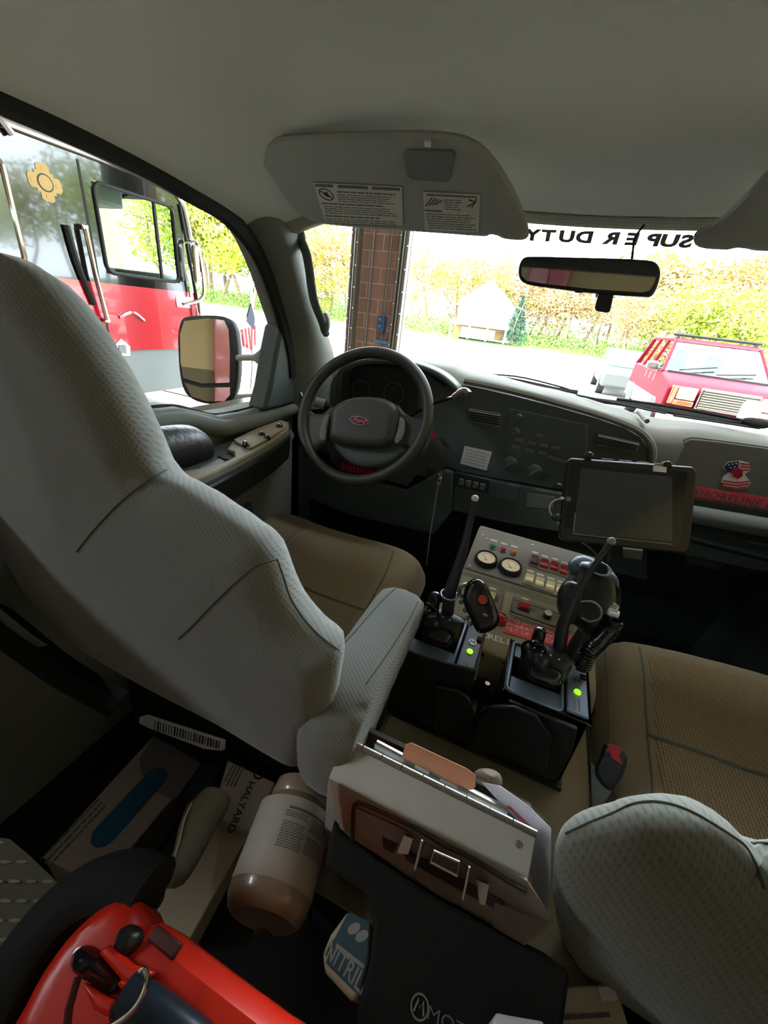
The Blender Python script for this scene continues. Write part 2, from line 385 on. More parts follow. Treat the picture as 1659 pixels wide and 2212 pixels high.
def text(s, p, u, v, size, m, parent, name='lettering', depth=.0004, align='CENTER', mb=None, sx=1.0, shear=0.0, bold=0.0):
    cu = bpy.data.curves.new('t', 'FONT'); cu.body = s; cu.size = size; cu.align_x = align; cu.align_y = 'CENTER'; cu.resolution_u = 3; cu.shear = shear; cu.offset = bold*size
    ob = bpy.data.objects.new('t', cu); COL.objects.link(ob); dg = bpy.context.evaluated_depsgraph_get(); me = bpy.data.meshes.new_from_object(ob.evaluated_get(dg))
    bpy.data.objects.remove(ob); bpy.data.curves.remove(cu)
    u, v = Vector(u).normalized(), Vector(v).normalized(); n = u.cross(v); own = mb is None; mb = mb or MB()
    m4 = Matrix((u*sx, v, n)).transposed().to_4x4(); m4.translation = Vector(p) + n*depth; k = len(mb.bm.verts); mb.bm.from_mesh(me); mb.bm.verts.ensure_lookup_table()
    for w in list(mb.bm.verts)[k:]: w.co = m4 @ w.co
    bpy.data.meshes.remove(me)
    if own: return mb.build(name, m, parent)
    return mb
def lines(pl, x0, x1, y0, dy, n, h, mb, d=.0006, ragged=.25, gaps=True):   # small illegible print as short dashes
    for i in range(n):
        x = x0; y = y0-i*dy; xe = x1-(x1-x0)*random.random()*ragged
        while x < xe:
            w = min(xe-x, (x1-x0)*random.uniform(.05, .15)) if gaps else xe-x
            mb.prism(pl, [(x, y-h/2), (x+w, y-h/2), (x+w, y+h/2), (x, y+h/2)], 0.0001, d); x += w + (x1-x0)*.018
    return mb
G = -1.65      # ground level; the camera sits at eye height inside the cab

# ================================================================ the fire station bay and the ground outside
MB().box((-110, 6.3, G-.1), (90, 120, G)).build('ground', 'asphalt', kind='structure', label='sunlit pale apron outside the open bay doors')
MB().box((-9, -9, G-.1), (4.2, 6.3, G+.001)).build('floor', 'bay_floor', kind='structure', label='concrete floor of the vehicle bay')
MB().box((-8.6, 5.15, G), (-5.4, 6.0, G+.012)).build('floor_mat', 'red_floor', kind='structure', label='reddish brown strip of flooring by the bay door')
def slopeband():
    m = MB(); n = 44; rows = [(45.0, 0), (47, .15), (54, .7), (66, 1.6), (88, 3.2)]; g = []
    for i in range(n+1):
        x = -95 + i*170/n; wob = noise.noise(Vector((x*.11, 0, 0)))*1.5
        g.append([m.bm.verts.new((x, y+wob+(.12*x if False else 0), G+z+(noise.noise(Vector((x*.3, y, 0)))*.15 if z else 0))) for y, z in rows])
    for a, b in zip(g, g[1:]):
        for k in range(len(rows)-1): m.bm.faces.new((a[k], b[k], b[k+1], a[k+1]))
    return m
tag(slopeband().build('grass_bank', 'grass', label='sunny grass bank below the trees'), kind='structure')
MB().box((-9.2, -9.2, G), (4.4, -9.0, 4.2)).build('wall_rear', 'bay_tan', kind='structure')
MB().box((-9.0, -9.0, G), (4.2, -8.97, -.35)).build('trim_2', 'bay_olive', kind='structure', label='olive lower band of the bay rear wall')
MB().box((-9.2, -9, G), (-9.0, 6.6, 4.2)).build('wall_left', 'bay_tan', kind='structure')
MB().box((4.2, -9, G), (4.4, 6.6, 4.2)).build('wall_right', 'bay_tan', kind='structure')
MB().box((-9.2, -9.2, 4.2), (4.4, 6.6, 4.4)).build('ceiling', 'bay_ceiling', kind='structure')
MB().box((-9.2, 6.02, 3.0), (4.4, 6.6, 4.2)).build('wall_front', 'brick', kind='structure', label='brick wall above the bay doors')
MB().box((-9.2, 6.0, G), (-8.5, 6.6, 3.0)).box((3.2, 6.0, G), (4.4, 6.6, 3.0)).build('wall_front_end', 'bay_tan', kind='structure')
# brick pier between the two doors
pier = MB().box((-2.98, 6.06, G), (-2.30, 6.28, 3.0)).build('brick_pier', 'brick', kind='structure', label='tan block brick pier between the two open bay doors')
for nm, xa, xb in (('left', -3.08, -2.95), ('right', -2.36, -2.21)):
    t = thing('door_track', 'steel door track with rivets along the %s edge of the brick pier' % nm, 'door track', ((xa+xb)/2, 5.98, G), 'steel tracks beside the brick pier')
    m = MB(); m.box((xa, 5.94, G), (xa+.03, 6.02, 2.9)).box((xb-.03, 5.90, G), (xb, 6.02, 2.9)).box((xa, 6.0, G), (xb, 6.04, 2.9)); m.build('rail', 'track_steel', t)
    m = MB(); m.cyl(((xa+xb)/2, 5.93, G), ((xa+xb)/2, 5.93, 2.9), .012); m.build('cable', 'steel', t)
    r0 = None
    for k in range(14):
        for pos in ((xb-.015, 5.895, G+.3+k*.27), (xa+.015, 5.935, G+.42+k*.27)):
            if r0 is None: r0 = MB().ball(pos, .012, seg=8).build('rivet', 'chrome', t); p00 = Vector(pos)
            else:
                c = r0.copy(); COL.objects.link(c); c.parent = t; c.location = Vector(pos)-p00
tag(MB().cyl((-2.78, 6.03, G), (-2.78, 6.03, 2.9), .014).build('conduit', 'track_steel'), 'thin conduit running the full height of the brick pier', 'conduit')
tag(MB().cyl((-2.52, 6.03, -.62), (-2.52, 6.03, 2.9), .012).build('conduit', 'track_steel'), 'thin conduit dropping to the small blue control box', 'conduit')
pl = YP(6.0)
a = at(824, 700, 'Y', 6.0)
t = thing('control_box', 'small blue door control box on the brick pier', 'control box', (a.x, 6.0, a.z-.12))
MB().prism(pl, rrect(a.x, a.z, .105, .225, .01), -.06, .03).build('housing', 'blue_dark', t, bev=.006); MB().cyl((a.x-.01, 5.968, a.z+.06), (a.x-.01, 5.95, a.z+.06), .016).build('push_button', 'bluegrey', t); MB().cyl((a.x-.01, 5.968, a.z-.03), (a.x-.01, 5.95, a.z-.03), .016).build('push_button', 'bluegrey', t)
a = at(824, 739, 'Y', 6.02)
tag(MB().box((a.x-.11, 6.03, a.z-.022), (a.x+.11, 6.062, a.z+.022)).build('tape_strip', 'box_blue'), 'short strip of blue tape on the pier below the control box', 'tape')

# ---------------------------------------------------------------- house and flagpole outside
t = thing('house', 'pale house with a porch and tan garage behind the trees', 'house', (-8.2, 46, G))
MB().box((-10.9, 46, G+.2), (-5.2, 53, 1.6)).build('wall', 'siding', t)
m = MB(); m.prism(PL((0, 45.6, 0), (0, -1, 0), (0, 0, 1)), [(-11.3, 1.5), (-8.1, 4.0), (-4.9, 1.5)], 0, -8); m.build('roof', 'roof_dark', t)
MB().box((-10.9, 43.6, -.25), (-5.2, 46, -.05)).build('porch_deck', 'siding', t)
for x in (-10.8, -8.9, -7.1, -5.3): MB().box((x-.08, 43.6, G+.2), (x+.08, 43.76, -.2)).build('porch_post', 'siding', t)
MB().box((-10.2, 45.9, G+.2), (-7.4, 46.1, -.4)).build('garage_door', 'siding', t); MB().box((-10.9, 45.95, -.4), (-5.2, 46.05, -.2)).box((-10.9, 45.93, G), (-10.3, 46.02, 0)).build('trim_band', 'siding_tan', t)
for x, zz in ((-9.8, .4), (-6.3, .4), (-6.6, 1.9)): MB().box((x-.4, 45.88, zz-.1), (x+.4, 46.05, zz+.8)).build('window', 'pane_dark', t)
MB().box((-6.6, 45.88, -1.3), (-5.8, 46.02, -.45)).build('door', 'siding_tan', t)
t = thing('flagpole', 'tall white flagpole standing beyond the fire engine', 'flagpole', tuple(at(545, 690, 'Y', 24).to_tuple()[:2])+(G,))
p0 = WL['flagpole']; MB().cyl(p0, p0+Vector((0, 0, 6.0)), .085, .05).build('pole', 'pole_white', t); MB().ball(p0+Vector((0, 0, 6.05)), .11).build('finial', 'gold', t)

# ---------------------------------------------------------------- trees
def foliage(seed, n, rx, rz, leaf, shape):
    rnd = random.Random(seed); m = bmesh.new()
    lob = [(rnd.gauss(0, .42), rnd.gauss(0, .42), rnd.uniform(-.6, .75), rnd.uniform(.28, .5)) for _ in range(13)]
    for i in range(n):
        lx, ly, lz, lr = rnd.choice(lob)
        while 1:
            v = Vector((rnd.uniform(-1, 1), rnd.uniform(-1, 1), rnd.uniform(-1, 1)))
            if v.length < 1: break
        p = Vector((lx, ly, lz)) + v*lr
        if shape == 'cone': k = rnd.random()**.7; p = Vector((v.x*(1-k)*.8, v.y*(1-k)*.8, -1+2*k))
        p = Vector((p.x*rx, p.y*rx, p.z*rz)); s = leaf*rnd.uniform(.6, 1.4)
        a = Vector((rnd.gauss(0, 1), rnd.gauss(0, 1), rnd.gauss(0, 1))).normalized(); b = a.orthogonal().normalized()*s*.55; a = a*s
        m.faces.new([m.verts.new(p-a), m.verts.new(p+b), m.verts.new(p+a), m.verts.new(p-b)])
    me = bpy.data.meshes.new('foliage'); m.to_mesh(me); m.free(); return me
def branches(seed, h, rx, th):
    rnd = random.Random(seed); m = MB()
    top = Vector((rnd.uniform(-.3, .3), rnd.uniform(-.3, .3), h)); m.tube(crv([(0, 0, 0), top*.4+Vector((rnd.uniform(-.2, .2), 0, 0)), top], 4), [th*(1-.8*i/8) for i in range(9)], 7)
    for k in range(11):
        z = h*rnd.uniform(.22, .85); a = rnd.uniform(0, 2*PI); L = rx*rnd.uniform(.5, 1); s = Vector((top.x*z/h, top.y*z/h, z)); e = s+Vector((math.cos(a)*L, math.sin(a)*L, h*rnd.uniform(.1, .28)))
        m.tube([s, (s+e)/2+Vector((0, 0, -.1)), e], [th*.4, th*.28, th*.08], 5)
    bm = m.bm; me = bpy.data.meshes.new('trunk'); bm.to_mesh(me); bm.free(); me.materials.append(M['bark']); return me
fol = [foliage(s, n, 1, 1, lf, sh) for s, n, lf, sh in ((1, 2300, .05, 'r'), (2, 1500, .045, 'r'), (3, 900, .05, 'r'), (4, 2600, .06, 'cone'))]
brs = [branches(s, 1, .42, .022) for s in (5, 6, 7)]
folm = {}
kinds = {'gold': ('leaf0', 'yellow green leafy tree'), 'green': ('leaf1', 'fresh green leafy tree'), 'orange': ('leaf2', 'orange budding tree'), 'bare': ('leaf4', 'thin bare branched tree'), 'pine': ('pine', 'dark green conical evergreen')}
def tree(x, y, h, w, kd, f, b, label):
    nm = {'gold': 'leafy_tree', 'green': 'leafy_tree', 'orange': 'budding_tree', 'bare': 'budding_tree', 'pine': 'evergreen_tree'}[kd]
    g0 = G + max(0, (y-45)*.07)
    t = thing(nm, label, 'tree', (x, y, g0), 'woods across the road'); key = (kd, f)
    if key not in folm:
        me = fol[f].copy(); me.materials.append(M[kinds[kd][0]]); folm[key] = me
    o = bpy.data.objects.new('crown', folm[key]); COL.objects.link(o); o.parent = t; o.location = (0, 0, h*.60); o.scale = (w/2*1.15, w/2*1.15, h*.42); o.rotation_euler = (0, 0, x*1.7)
    if kd == 'pine': o.location = (0, 0, h*.52); o.scale = (w/2*1.3, w/2*1.3, h*.5)
    o = bpy.data.objects.new('trunk', brs[b]); COL.objects.link(o); o.parent = t; o.scale = (h, h, h*.95); o.rotation_euler = (0, 0, y*2.3)
rnd = random.Random(11); ORD = ['leftmost', 'second from left', 'third from left', 'fourth from left', 'fifth from left', 'sixth from left', 'seventh from left', 'eighth from left', 'ninth from left', 'tenth from left']
def wood(px0, px1, n, ydist, ztop, kd, f, w, where, jit=1.2):
    for i in range(n):
        X = px0+(px1-px0)*(i+.5)/n + rnd.uniform(-8, 8); yy = ydist*rnd.uniform(.94, 1.08); yt = ztop(X) if callable(ztop) else ztop
        p = at(X, yt, 'Y', yy); h = max(2.0, p.z-(G+max(0, (yy-45)*.07)))*rnd.uniform(.95, 1.08); k = kd[i % len(kd)]
        tree(p.x, yy, h, w*rnd.uniform(.8, 1.2), k, f[i % len(f)], i % 3, '%s %s, %s' % (kinds[k][1], where, ORD[i]))
wood(330, 640, 8, 47, 395, ['gold', 'green', 'gold'], [0, 0, 1], 10.0, 'behind the fire engine')
wood(360, 640, 6, 55, 350, ['gold', 'bare', 'green'], [0, 0], 12.0, 'in the rear row behind the fire engine')
wood(650, 770, 4, 48, 495, ['orange', 'gold', 'orange'], [1, 0], 7, 'left of the brick pier')
wood(640, 770, 3, 46, 600, ['green', 'gold'], [1, 0], 5, 'low on the bank left of the brick pier')
wood(900, 1120, 6, 49, 540, ['orange', 'orange', 'gold'], [2, 1, 1], 5.2, 'around the pale house')
wood(1110, 1420, 9, 48, 620, ['bare', 'orange', 'bare'], [1, 1, 2], 5.5, 'below the rear view mirror')
wood(1110, 1680, 10, 58, 570, ['bare', 'gold', 'bare'], [1, 0], 9, 'in the tall back row')
wood(1410, 1620, 4, 47, lambda X: 600 if 1440 < X < 1580 else 650, ['gold', 'green', 'gold'], [0, 1], 5.5, 'just above the red vehicle')
wood(1590, 1760, 3, 47, 640, ['green', 'gold'], [0, 1], 6.0, 'at the far right edge')
tree(at(1105, 750, 'Y', 45.5).x, 45.5, 4.4, 3.2, 'pine', 3, 0, 'dark green conical evergreen beside the pale house')
for i in range(13): tree(32+i*7+rnd.uniform(-2, 2), 46+rnd.uniform(0, 8), rnd.uniform(13, 17), 11, ['gold', 'green', 'bare'][i % 3], i % 2, i % 3, '%s beyond the right edge of the apron' % kinds[['gold', 'green', 'bare'][i % 3]][1])
def undergrowth():
    rnd = random.Random(5); m = bmesh.new()
    for i in range(26000):
        x = rnd.uniform(-62, 34); y = rnd.uniform(45.6, 56); z = G+max(0, (y-45)*.07)+abs(rnd.gauss(0, .8)); s = rnd.uniform(.07, .2)
        if -11.5 < x < -4.5: continue
        a = Vector((rnd.gauss(0, 1), rnd.gauss(0, 1), rnd.gauss(0, 1))).normalized(); b = a.orthogonal().normalized()*s*.5; a *= s; p = Vector((x, y, z))
        m.faces.new([m.verts.new(p-a), m.verts.new(p+b), m.verts.new(p+a), m.verts.new(p-b)])
    me = bpy.data.meshes.new('undergrowth'); m.to_mesh(me); m.free(); me.materials.append(M['leaf3']); o = bpy.data.objects.new('undergrowth', me); COL.objects.link(o)
    tag(o, 'low scrub and brush at the foot of the trees', 'undergrowth', kind='stuff')
undergrowth()

# ================================================================ fire engine in the next bay
EX = -5.0
t = thing('fire_engine', 'black over red fire engine parked in the next bay', 'fire engine', (EX-1.2, 2.0, G)); FE = t
S = XP(EX)                    # side plane, u runs along +Y
def side(p, d0, d1, nm, m, parent=FE, bev=0, pl=S): return MB().prism(pl, p, d0, d1).build(nm, m, parent, bev=bev)
W0, W1, Z0, Z1 = 3.66, 4.69, .03, .885      # door window
y0, y1 = -3.2, 5.02
for nm, xo in (('side_panel', 0), ('side_panel', -2.45)):
    pl = XP(EX+xo); m = MB()
    for a, b, c, d in ((y0, W0, -.07, 1.05), (W0, W1, Z1, 1.05), (W1, 4.82, -.07, 1.05), (W0, W1, -.07, Z0)): m.prism(pl, [(a, c), (b, c), (b, d), (a, d)], -.05, 0)
    m.build(nm, 'black_paint', FE)
    m = MB(); m.prism(pl, [(y0, -.80), (4.98, -.80), (5.03, -.07), (y0, -.07)], -.05, .002); m.build('lower_panel', 'red_paint', FE)
MB().box((EX-2.4, y0, G+.35), (EX-.04, 4.9, -.80)).build('chassis', 'engine_grey', FE)
MB().prism(S, [(3.2, G+.3), (4.9, G+.3), (4.9, -.8), (3.2, -.8)], -.2, -.03).build('step_panel', 'engine_grey', FE)
MB().prism(S, [(y0, 1.0), (4.7, 1.0), (4.82, .95), (4.80, 1.10), (4.6, 1.16), (y0, 1.16)], -2.45, -.02).build('roof', 'black_paint', FE, bev=.02)
MB().tube(crv([S.to3(y0, 1.10, .0), S.to3(3.0, 1.10, .0), S.to3(4.55, 1.09, .0), S.to3(4.80, 1.0, 0), S.to3(4.90, .8, 0), S.to3(4.96, .3, 0)], 6), .035, 8).build('chrome_rail', 'steel', FE)
MB().box((EX-2.4, 5.0, -.80), (EX-.05, 5.08, -.30)).build('front_panel', 'red_paint', FE, bev=.02)
MB().box((EX-2.5, 5.0, G+.35), (EX-.0, 5.45, -.85)).build('bumper', 'chrome', FE, bev=.02)
# wraparound windscreen
ws = MB(); c1 = crv([S.to3(4.80, .93, .0), S.to3(4.93, .92, -.12), S.to3(5.0, .9, -.5), S.to3(5.02, .9, -1.2), S.to3(5.0, .9, -1.9), S.to3(4.8, .93, -2.42)], 4)
c2 = crv([S.to3(4.97, -.26, .0), S.to3(5.08, -.27, -.12), S.to3(5.14, -.28, -.5), S.to3(5.16, -.28, -1.2), S.to3(5.14, -.28, -1.9), S.to3(4.97, -.26, -2.42)], 4)
A = [ws.bm.verts.new(p) for p in c1]; B = [ws.bm.verts.new(p) for p in c2]
for i in range(len(A)-1): ws.bm.faces.new((A[i], A[i+1], B[i+1], B[i]))
ws.build('windscreen', 'engine_glass', FE)
MB().tube(crv([S.to3(4.80, .93, .01), S.to3(4.86, .5, .01), S.to3(4.97, -.26, .01), S.to3(5.06, -.28, -.1)], 5), .02, 6).build('windscreen_seal', 'rubber', FE)
wr = rrect((W0+W1)/2, (Z0+Z1)/2, W1-W0-.02, Z1-Z0-.02, .09)
m = MB(); m.tube([S.to3(a, b, .008) for a, b in wr], .020, 6, closed=True); m.build('window_frame', 'rubber', FE)
MB().prism(S, wr, -.02, -.015).build('window_pane', 'engine_glass', FE)
MB().prism(S, [(4.40, Z0), (4.43, Z0), (4.43, Z1), (4.40, Z1)], -.02, .012).build('window_divider', 'rubber', FE)
MB().prism(XP(EX-2.45), wr, -.02, -.015).build('window_pane', 'engine_glass', FE)
for yy, z0, z1 in ((3.54, -.80, 1.02),): MB().prism(S, [(yy, z0), (yy+.025, z0), (yy+.025, z1), (yy, z1)], .0, .004).build('door_seam', 'rubber', FE)
MB().prism(S, [(4.86, -.8), (4.875, -.8), (4.84, .0), (4.82, .0)], .0, .005).build('door_seam', 'rubber', FE)
hd = MB(); hd.tube([S.to3(3.46, .42, .07), S.to3(3.47, .0, .08), S.to3(3.52, -.45, .07)], .026, 10)
hd.build('grab_handle', 'chrome', FE); MB().box((EX, 3.43, .41), (EX+.07, 3.50, .46)).box((EX, 3.49, -.48), (EX+.07, 3.56, -.43)).build('handle_bracket', 'chrome', FE, bev=.01)
MB().tube(crv([S.to3(3.30, .42, .02), S.to3(3.33, .1, .02), S.to3(3.43, -.3, .02)], 4), .032, 6).build('strap', 'rubber', FE)
m = MB(); m.prism(S, [(3.60, -.86), (3.78, -.86), (3.80, -.75), (3.69, -.66), (3.58, -.75)], 0, .012); m.build('latch_plate', 'chrome', FE); MB().prism(S, rrect(3.69, -.78, .09, .10, .01), .012, .02).build('latch', 'engine_grey', FE)
MB().tube(crv([S.to3(4.83, .52, .02), S.to3(4.86, .54, .10), S.to3(4.90, .50, .16), S.to3(4.94, .1, .17), S.to3(4.92, -.12, .14), S.to3(4.72, -.22, .03)], 6), .022, 8).build('mirror_arm', 'chrome', FE)
MB().puff(XP(EX+.15), rrect(4.86, .28, .11, .46, .04), .03, .03, res=.02).build('side_mirror', 'chrome', FE)
MB().prism(S, rrect(4.72, -.20, .26, .14, .03), 0, .01).build('mirror_plate', 'chrome', FE); MB().tube([S.to3(4.88, -.18, .06), S.to3(4.92, -.75, .06)], .018, 8).build('front_rail', 'chrome', FE)
MB().tube(crv([S.to3(3.72, -.42, .004), S.to3(3.9, -.36, .01), S.to3(4.05, -.45, .004)], 5), .022, 6).build('trim_curve', 'red_paint', FE)
# round cross emblem
t = MB(); c = (3.19, .735); pts = []
for k in range(4):
    a = k*PI/2
    for da, rr in ((-.42, .145), (-.2, .155), (0, .150), (.2, .155), (.42, .145), (.60, .105), (.785, .118), (.97, .105)): pts.append((c[0]+rr*math.cos(a+da), c[1]+rr*math.sin(a+da)))
t.prism(S, pts, .001, .005); em = t.build('emblem', 'gold', FE)
t = MB(); t.prism(S, ell(c[0], c[1], .072, .072), .005, .007); t.build('emblem_ring', 'ink', em)
t = MB(); t.prism(S, ell(c[0], c[1], .060, .060), .007, .009)
for k in range(4): t.prism(S, ell(c[0]+.11*math.cos(k*PI/2), c[1]+.11*math.sin(k*PI/2), .02, .02, 10), .005, .007)
t.build('emblem_centre', 'gold', em)
# rear door window, edge strip
MB().prism(S, rrect(2.35, .42, .95, .82, .08), .001, .006).build('rear_window', 'pane_dark', FE); MB().tube([S.to3(a, b, .01) for a, b in rrect(2.35, .42, .99, .86, .09)], .022, 6, closed=True).build('rear_window_frame', 'chrome', FE)
MB().tube([S.to3(2.80, 1.22, .04), S.to3(2.97, 1.02, .04)], .03, 6).build('roof_rail', 'chrome', FE)
# cab inside: seat, steering wheel, dash, console
MB().box((EX-2.2, 4.55, -.5), (EX-.2, 4.9, .12)).build('cab_dash', 'dash_mid', FE, bev=.05)
MB().box((EX-.65, 3.55, -.4), (EX-.2, 3.75, .55)).build('cab_seat', 'black_matte', FE, bev=.06); MB().box((EX-2.25, 3.55, -.4), (EX-1.8, 3.75, .55)).build('cab_seat', 'black_matte', FE, bev=.06)
cc = Vector((EX-1.9, 4.42, .28)); MB().tube([cc + Vector((.23*math.cos(a), .1*math.sin(a), .2*math.sin(a))) for a in [k*PI/12 for k in range(24)]], .018, 6, closed=True).build('cab_steering_wheel', 'rubber', FE)
MB().box((EX-2.0, 3.7, .78), (EX-.6, 4.5, 1.0)).build('overhead_console', 'trim_grey', FE, bev=.04)
for yy in (4.0, -1.5):
    for x in (EX-.25, EX-2.2): pass
m = MB(); m.lathe((EX-.4, -1.2, G+.52), (1, 0, 0), [(0, .3), (0, .5), (.04, .52), (.30, .52), (.34, .5), (.34, .3)]); m.build('wheel', 'tire', FE)
m = MB(); m.lathe((EX-.4, 3.0, G+.52), (1, 0, 0), [(0, .3), (0, .5), (.04, .52), (.30, .52), (.34, .5), (.34, .3)]); m.build('wheel', 'tire', FE)
# red block added to give the door mirror its red strip
t = thing('red_mirror_block', 'tall red block added at the rear wall, reflected as a red mirror strip', 'reflection block', (-1.1, -8.7, G)); MB().box((-1.62, -8.95, G), (-.80, -8.5, 2.9)).build('body', 'red_paint', t, bev=.01); MB().box((-1.22, -8.5, G+.1), (-1.20, -8.49, 2.8)).build('dark_slit', 'ink', t)
# boxes on top of the engine
t = thing('roof_equipment', 'dark equipment box on top of the fire engine', 'equipment box', (EX-.6, 3.2, 1.16)); MB().box((EX-.9, 2.7, 1.165), (EX-.3, 3.45, 1.30)).build('case', 'pane_dark', t, bev=.02); MB().cyl((EX-.6, 3.0, 1.3), (EX-.6, 3.0, 1.38), .015).build('stub_antenna', 'chrome', t)
t = thing('light_bar', 'emergency light bar with chrome ends on the fire engine roof', 'light bar', (EX-1, 4.2, 1.16)); MB().box((EX-1.9, 4.05, 1.165), (EX-.3, 4.35, 1.28)).build('housing', 'steel', t, bev=.02); MB().box((EX-.42, 4.03, 1.17), (EX-.27, 4.37, 1.27)).build('lens', 'pane_dark', t, bev=.02)
# flag on the engine's front corner
t = thing('small_flag', 'small drooping striped flag with starred corner on a thin staff at the fire engine front', 'flag', tuple(at(541, 840, 'X', -4.7)))
b0, b1 = at(541, 840, 'X', -4.7), at(540, 655, 'X', -4.7); MB().tube([b0, at(545, 790, 'X', -4.7), b1], .008, 6).build('staff', 'rubber', t)
fo = [(540, 655), (549, 690), (553, 740), (540, 757), (527, 740), (518, 718), (530, 690)]
FP = XP(-4.7)
def flagpart(q, m_, nm, d0=0, d1=.02):
    MB().prism(FP, FP.px(q), d0, d1).build(nm, m_, t)
flagpart(fo, 'flag_white', 'cloth'); flagpart([(540, 655), (548, 686), (546, 712), (531, 694), (532, 682)], 'flag_blue', 'canton', .0, .026)
for k in range(5):
    f = k/5; a = Vector((518+6*f*1.2, 716+9*f*0, 0)); 
    xs = 519+k*7.0; flagpart([(xs, 712-k*2), (xs+3.2, 710-k*2), (xs+8.5 if k < 3 else xs+3, 750+min(k, 2)*3-(k > 3)*10), (xs+5 if k < 3 else xs, 748+min(k, 2)*3-(k > 3)*10)], 'flag_red', 'stripe', .0, .024)

# ================================================================ red sport utility vehicle facing us on the apron
XL, XR, YF, YB = 2.02, 3.92, 9.0, 13.7
t = thing('parked_vehicle', 'red sport utility vehicle with chrome grille facing the bay', 'vehicle', ((XL+XR)/2, YF+2, G)); SV = t
SP = XP(XL, -1)     # its left-hand (to us) flank; u runs along -Y
def suv(nm, m, yz, x0, x1, bev=.03): return MB().prof(yz, x0, x1).build(nm, m, SV, bev=bev, seg=3)
g = G
suv('body', 'suv_red', [(YF+.12, g+.45), (YF+.10, g+1.02), (YF+.30, g+1.14), (YF+1.25, g+1.24), (YB-.1, g+1.22), (YB, g+1.0), (YB, g+.45)], XL, XR, .06)
suv('lower_cladding', 'suv_grey', [(YF+.5, g+.38), (YF+.9, g+.74), (YB-.1, g+.72), (YB-.05, g+.38)], XL-.012, XL+.1, .02); suv('lower_cladding', 'suv_grey', [(YF+.5, g+.38), (YF+.9, g+.74), (YB-.1, g+.72), (YB-.05, g+.38)], XR-.1, XR+.012, .02)
# cabin frame: pillars and roof round open glass
def pil(a, b, w=.035, d=.035): MB().tube([a, b], [(w, d), (w, d)], 6).build('pillar', 'suv_red', SV)
zt = g+1.82; xi = .17
for x, sx in ((XL+.03, 1), (XR-.03, -1)):
    pil((x, YF+1.2, g+1.22), (x+sx*xi, YF+1.95, zt)); pil((x, YF+2.55, g+1.2), (x+sx*xi, YF+2.55, zt)); pil((x, YF+3.5, g+1.2), (x+sx*xi, YF+3.45, zt)); pil((x, YB-.2, g+1.2), (x+sx*xi, YB-.4, zt), .06)
    m = MB(); m.poly([(x+sx*.01, YF+1.25, g+1.22), (x+sx*.01, YB-.25, g+1.2), (x+sx*xi, YB-.4, zt), (x+sx*xi, YF+1.95, zt)]); m.build('side_glass', 'suv_glass', SV)
suv('roof', 'suv_red', [(YF+1.88, zt-.02), (YF+2.1, zt+.06), (YB-.6, zt+.07), (YB-.3, zt)], XL+xi, XR-xi, .03)
m = MB(); m.poly([(XL+.05, YF+1.2, g+1.24), (XR-.05, YF+1.2, g+1.24), (XR-xi-.04, YF+1.93, zt), (XL+xi+.04, YF+1.93, zt)]); m.build('windshield', 'suv_glass', SV)
MB().box((XL+.1, YF+1.1, g+1.22), (XR-.1, YF+1.2, g+1.26)).build('cowl', 'rubber', SV)
for x in (XL+.45, XR-.75): MB().puff(YP(YF+2.3), rrect(x, g+1.35, .36, .55, .12), .06, .06, res=.04).build('front_seat', 'dash_dark', SV)
for a, b in (((XL+.3, YF+1.18, g+1.29), (XL+.95, YF+1.33, g+1.42)), ((XL+.95, YF+1.18, g+1.29), (XR-.3, YF+1.30, g+1.38))): MB().tube([a, b], .012, 5).build('wiper_blade', 'rubber', SV)
MB().prof([(YF+.02, g+.72), (YF+.0, g+1.08), (YF+.08, g+1.09), (YF+.1, g+.72)], XL+.50, XR-.50).build('grille_frame', 'chrome', SV, bev=.015)
for k in range(8): z = g+.755+k*.042; MB().box((XL+.53, YF-.025, z), (XR-.53, YF+.01, z+.016)).build('grille_bar', 'ink' if False else 'chrome', SV)
MB().box((XL+.52, YF-.008, g+.74), (XR-.52, YF+.0, g+1.07)).build('grille_back', 'ink', SV)
for x0, x1, o in ((XL+.16, XL+.46, 1), (XR-.46, XR-.16, -1)):
    MB().box((x0, YF+.02, g+.84), (x1, YF+.11, g+1.06)).build('headlight', 'headlamp', SV, bev=.02)
    MB().box((x0-.02, YF+.0, g+.74), (x1, YF+.11, g+.83)).build('turn_signal', 'amber', SV, bev=.015)
    xa = x0-.10 if o > 0 else x1; MB().box((xa, YF+.05, g+.74), (xa+.10, YF+.3, g+1.06)).build('corner_light', 'amber', SV, bev=.02)
MB().prof([(YF-.12, g+.42), (YF-.14, g+.66), (YF+.15, g+.70), (YF+.15, g+.42)], XL-.02, XR+.02).build('bumper', 'chrome', SV, bev=.03)
MB().puff(PL((XL-.13, YF+1.55, g+1.30), (0, -1, 0)), rrect(0, 0, .24, .17, .06), .05, .05, res=.02).build('door_mirror', 'suv_grey', SV); MB().box((XL-.05, YF+1.53, g+1.22), (XL+.05, YF+1.6, g+1.27)).build('mirror_foot', 'suv_grey', SV)
for yy in (YF+.85, YB-.95):
    for x in (XL-.02, XR-.24): MB().lathe((x, yy, g+.38), (1, 0, 0), [(0, .2), (0, .36), (.03, .38), (.23, .38), (.26, .36), (.26, .2)]).build('wheel', 'tire', SV)
MB().tube([Vector((XL+xi-.02, YF+2.15, zt+.12)), Vector((XR-xi+.02, YF+2.15, zt+.12))], (.05, .03) and .03, 6).build('roof_rack', 'rubber', SV)
MB().box((XL+xi+.05, YF+2.1, zt+.05), (XL+xi+.1, YF+2.2, zt+.1)).box((XR-xi-.1, YF+2.1, zt+.05), (XR-xi-.05, YF+2.2, zt+.1)).build('rack_foot', 'rubber', SV)
MB().box((XL+.62, YF-.16, g+.47), (XL+.98, YF-.135, g+.60)).build('license_plate', 'white', SV)
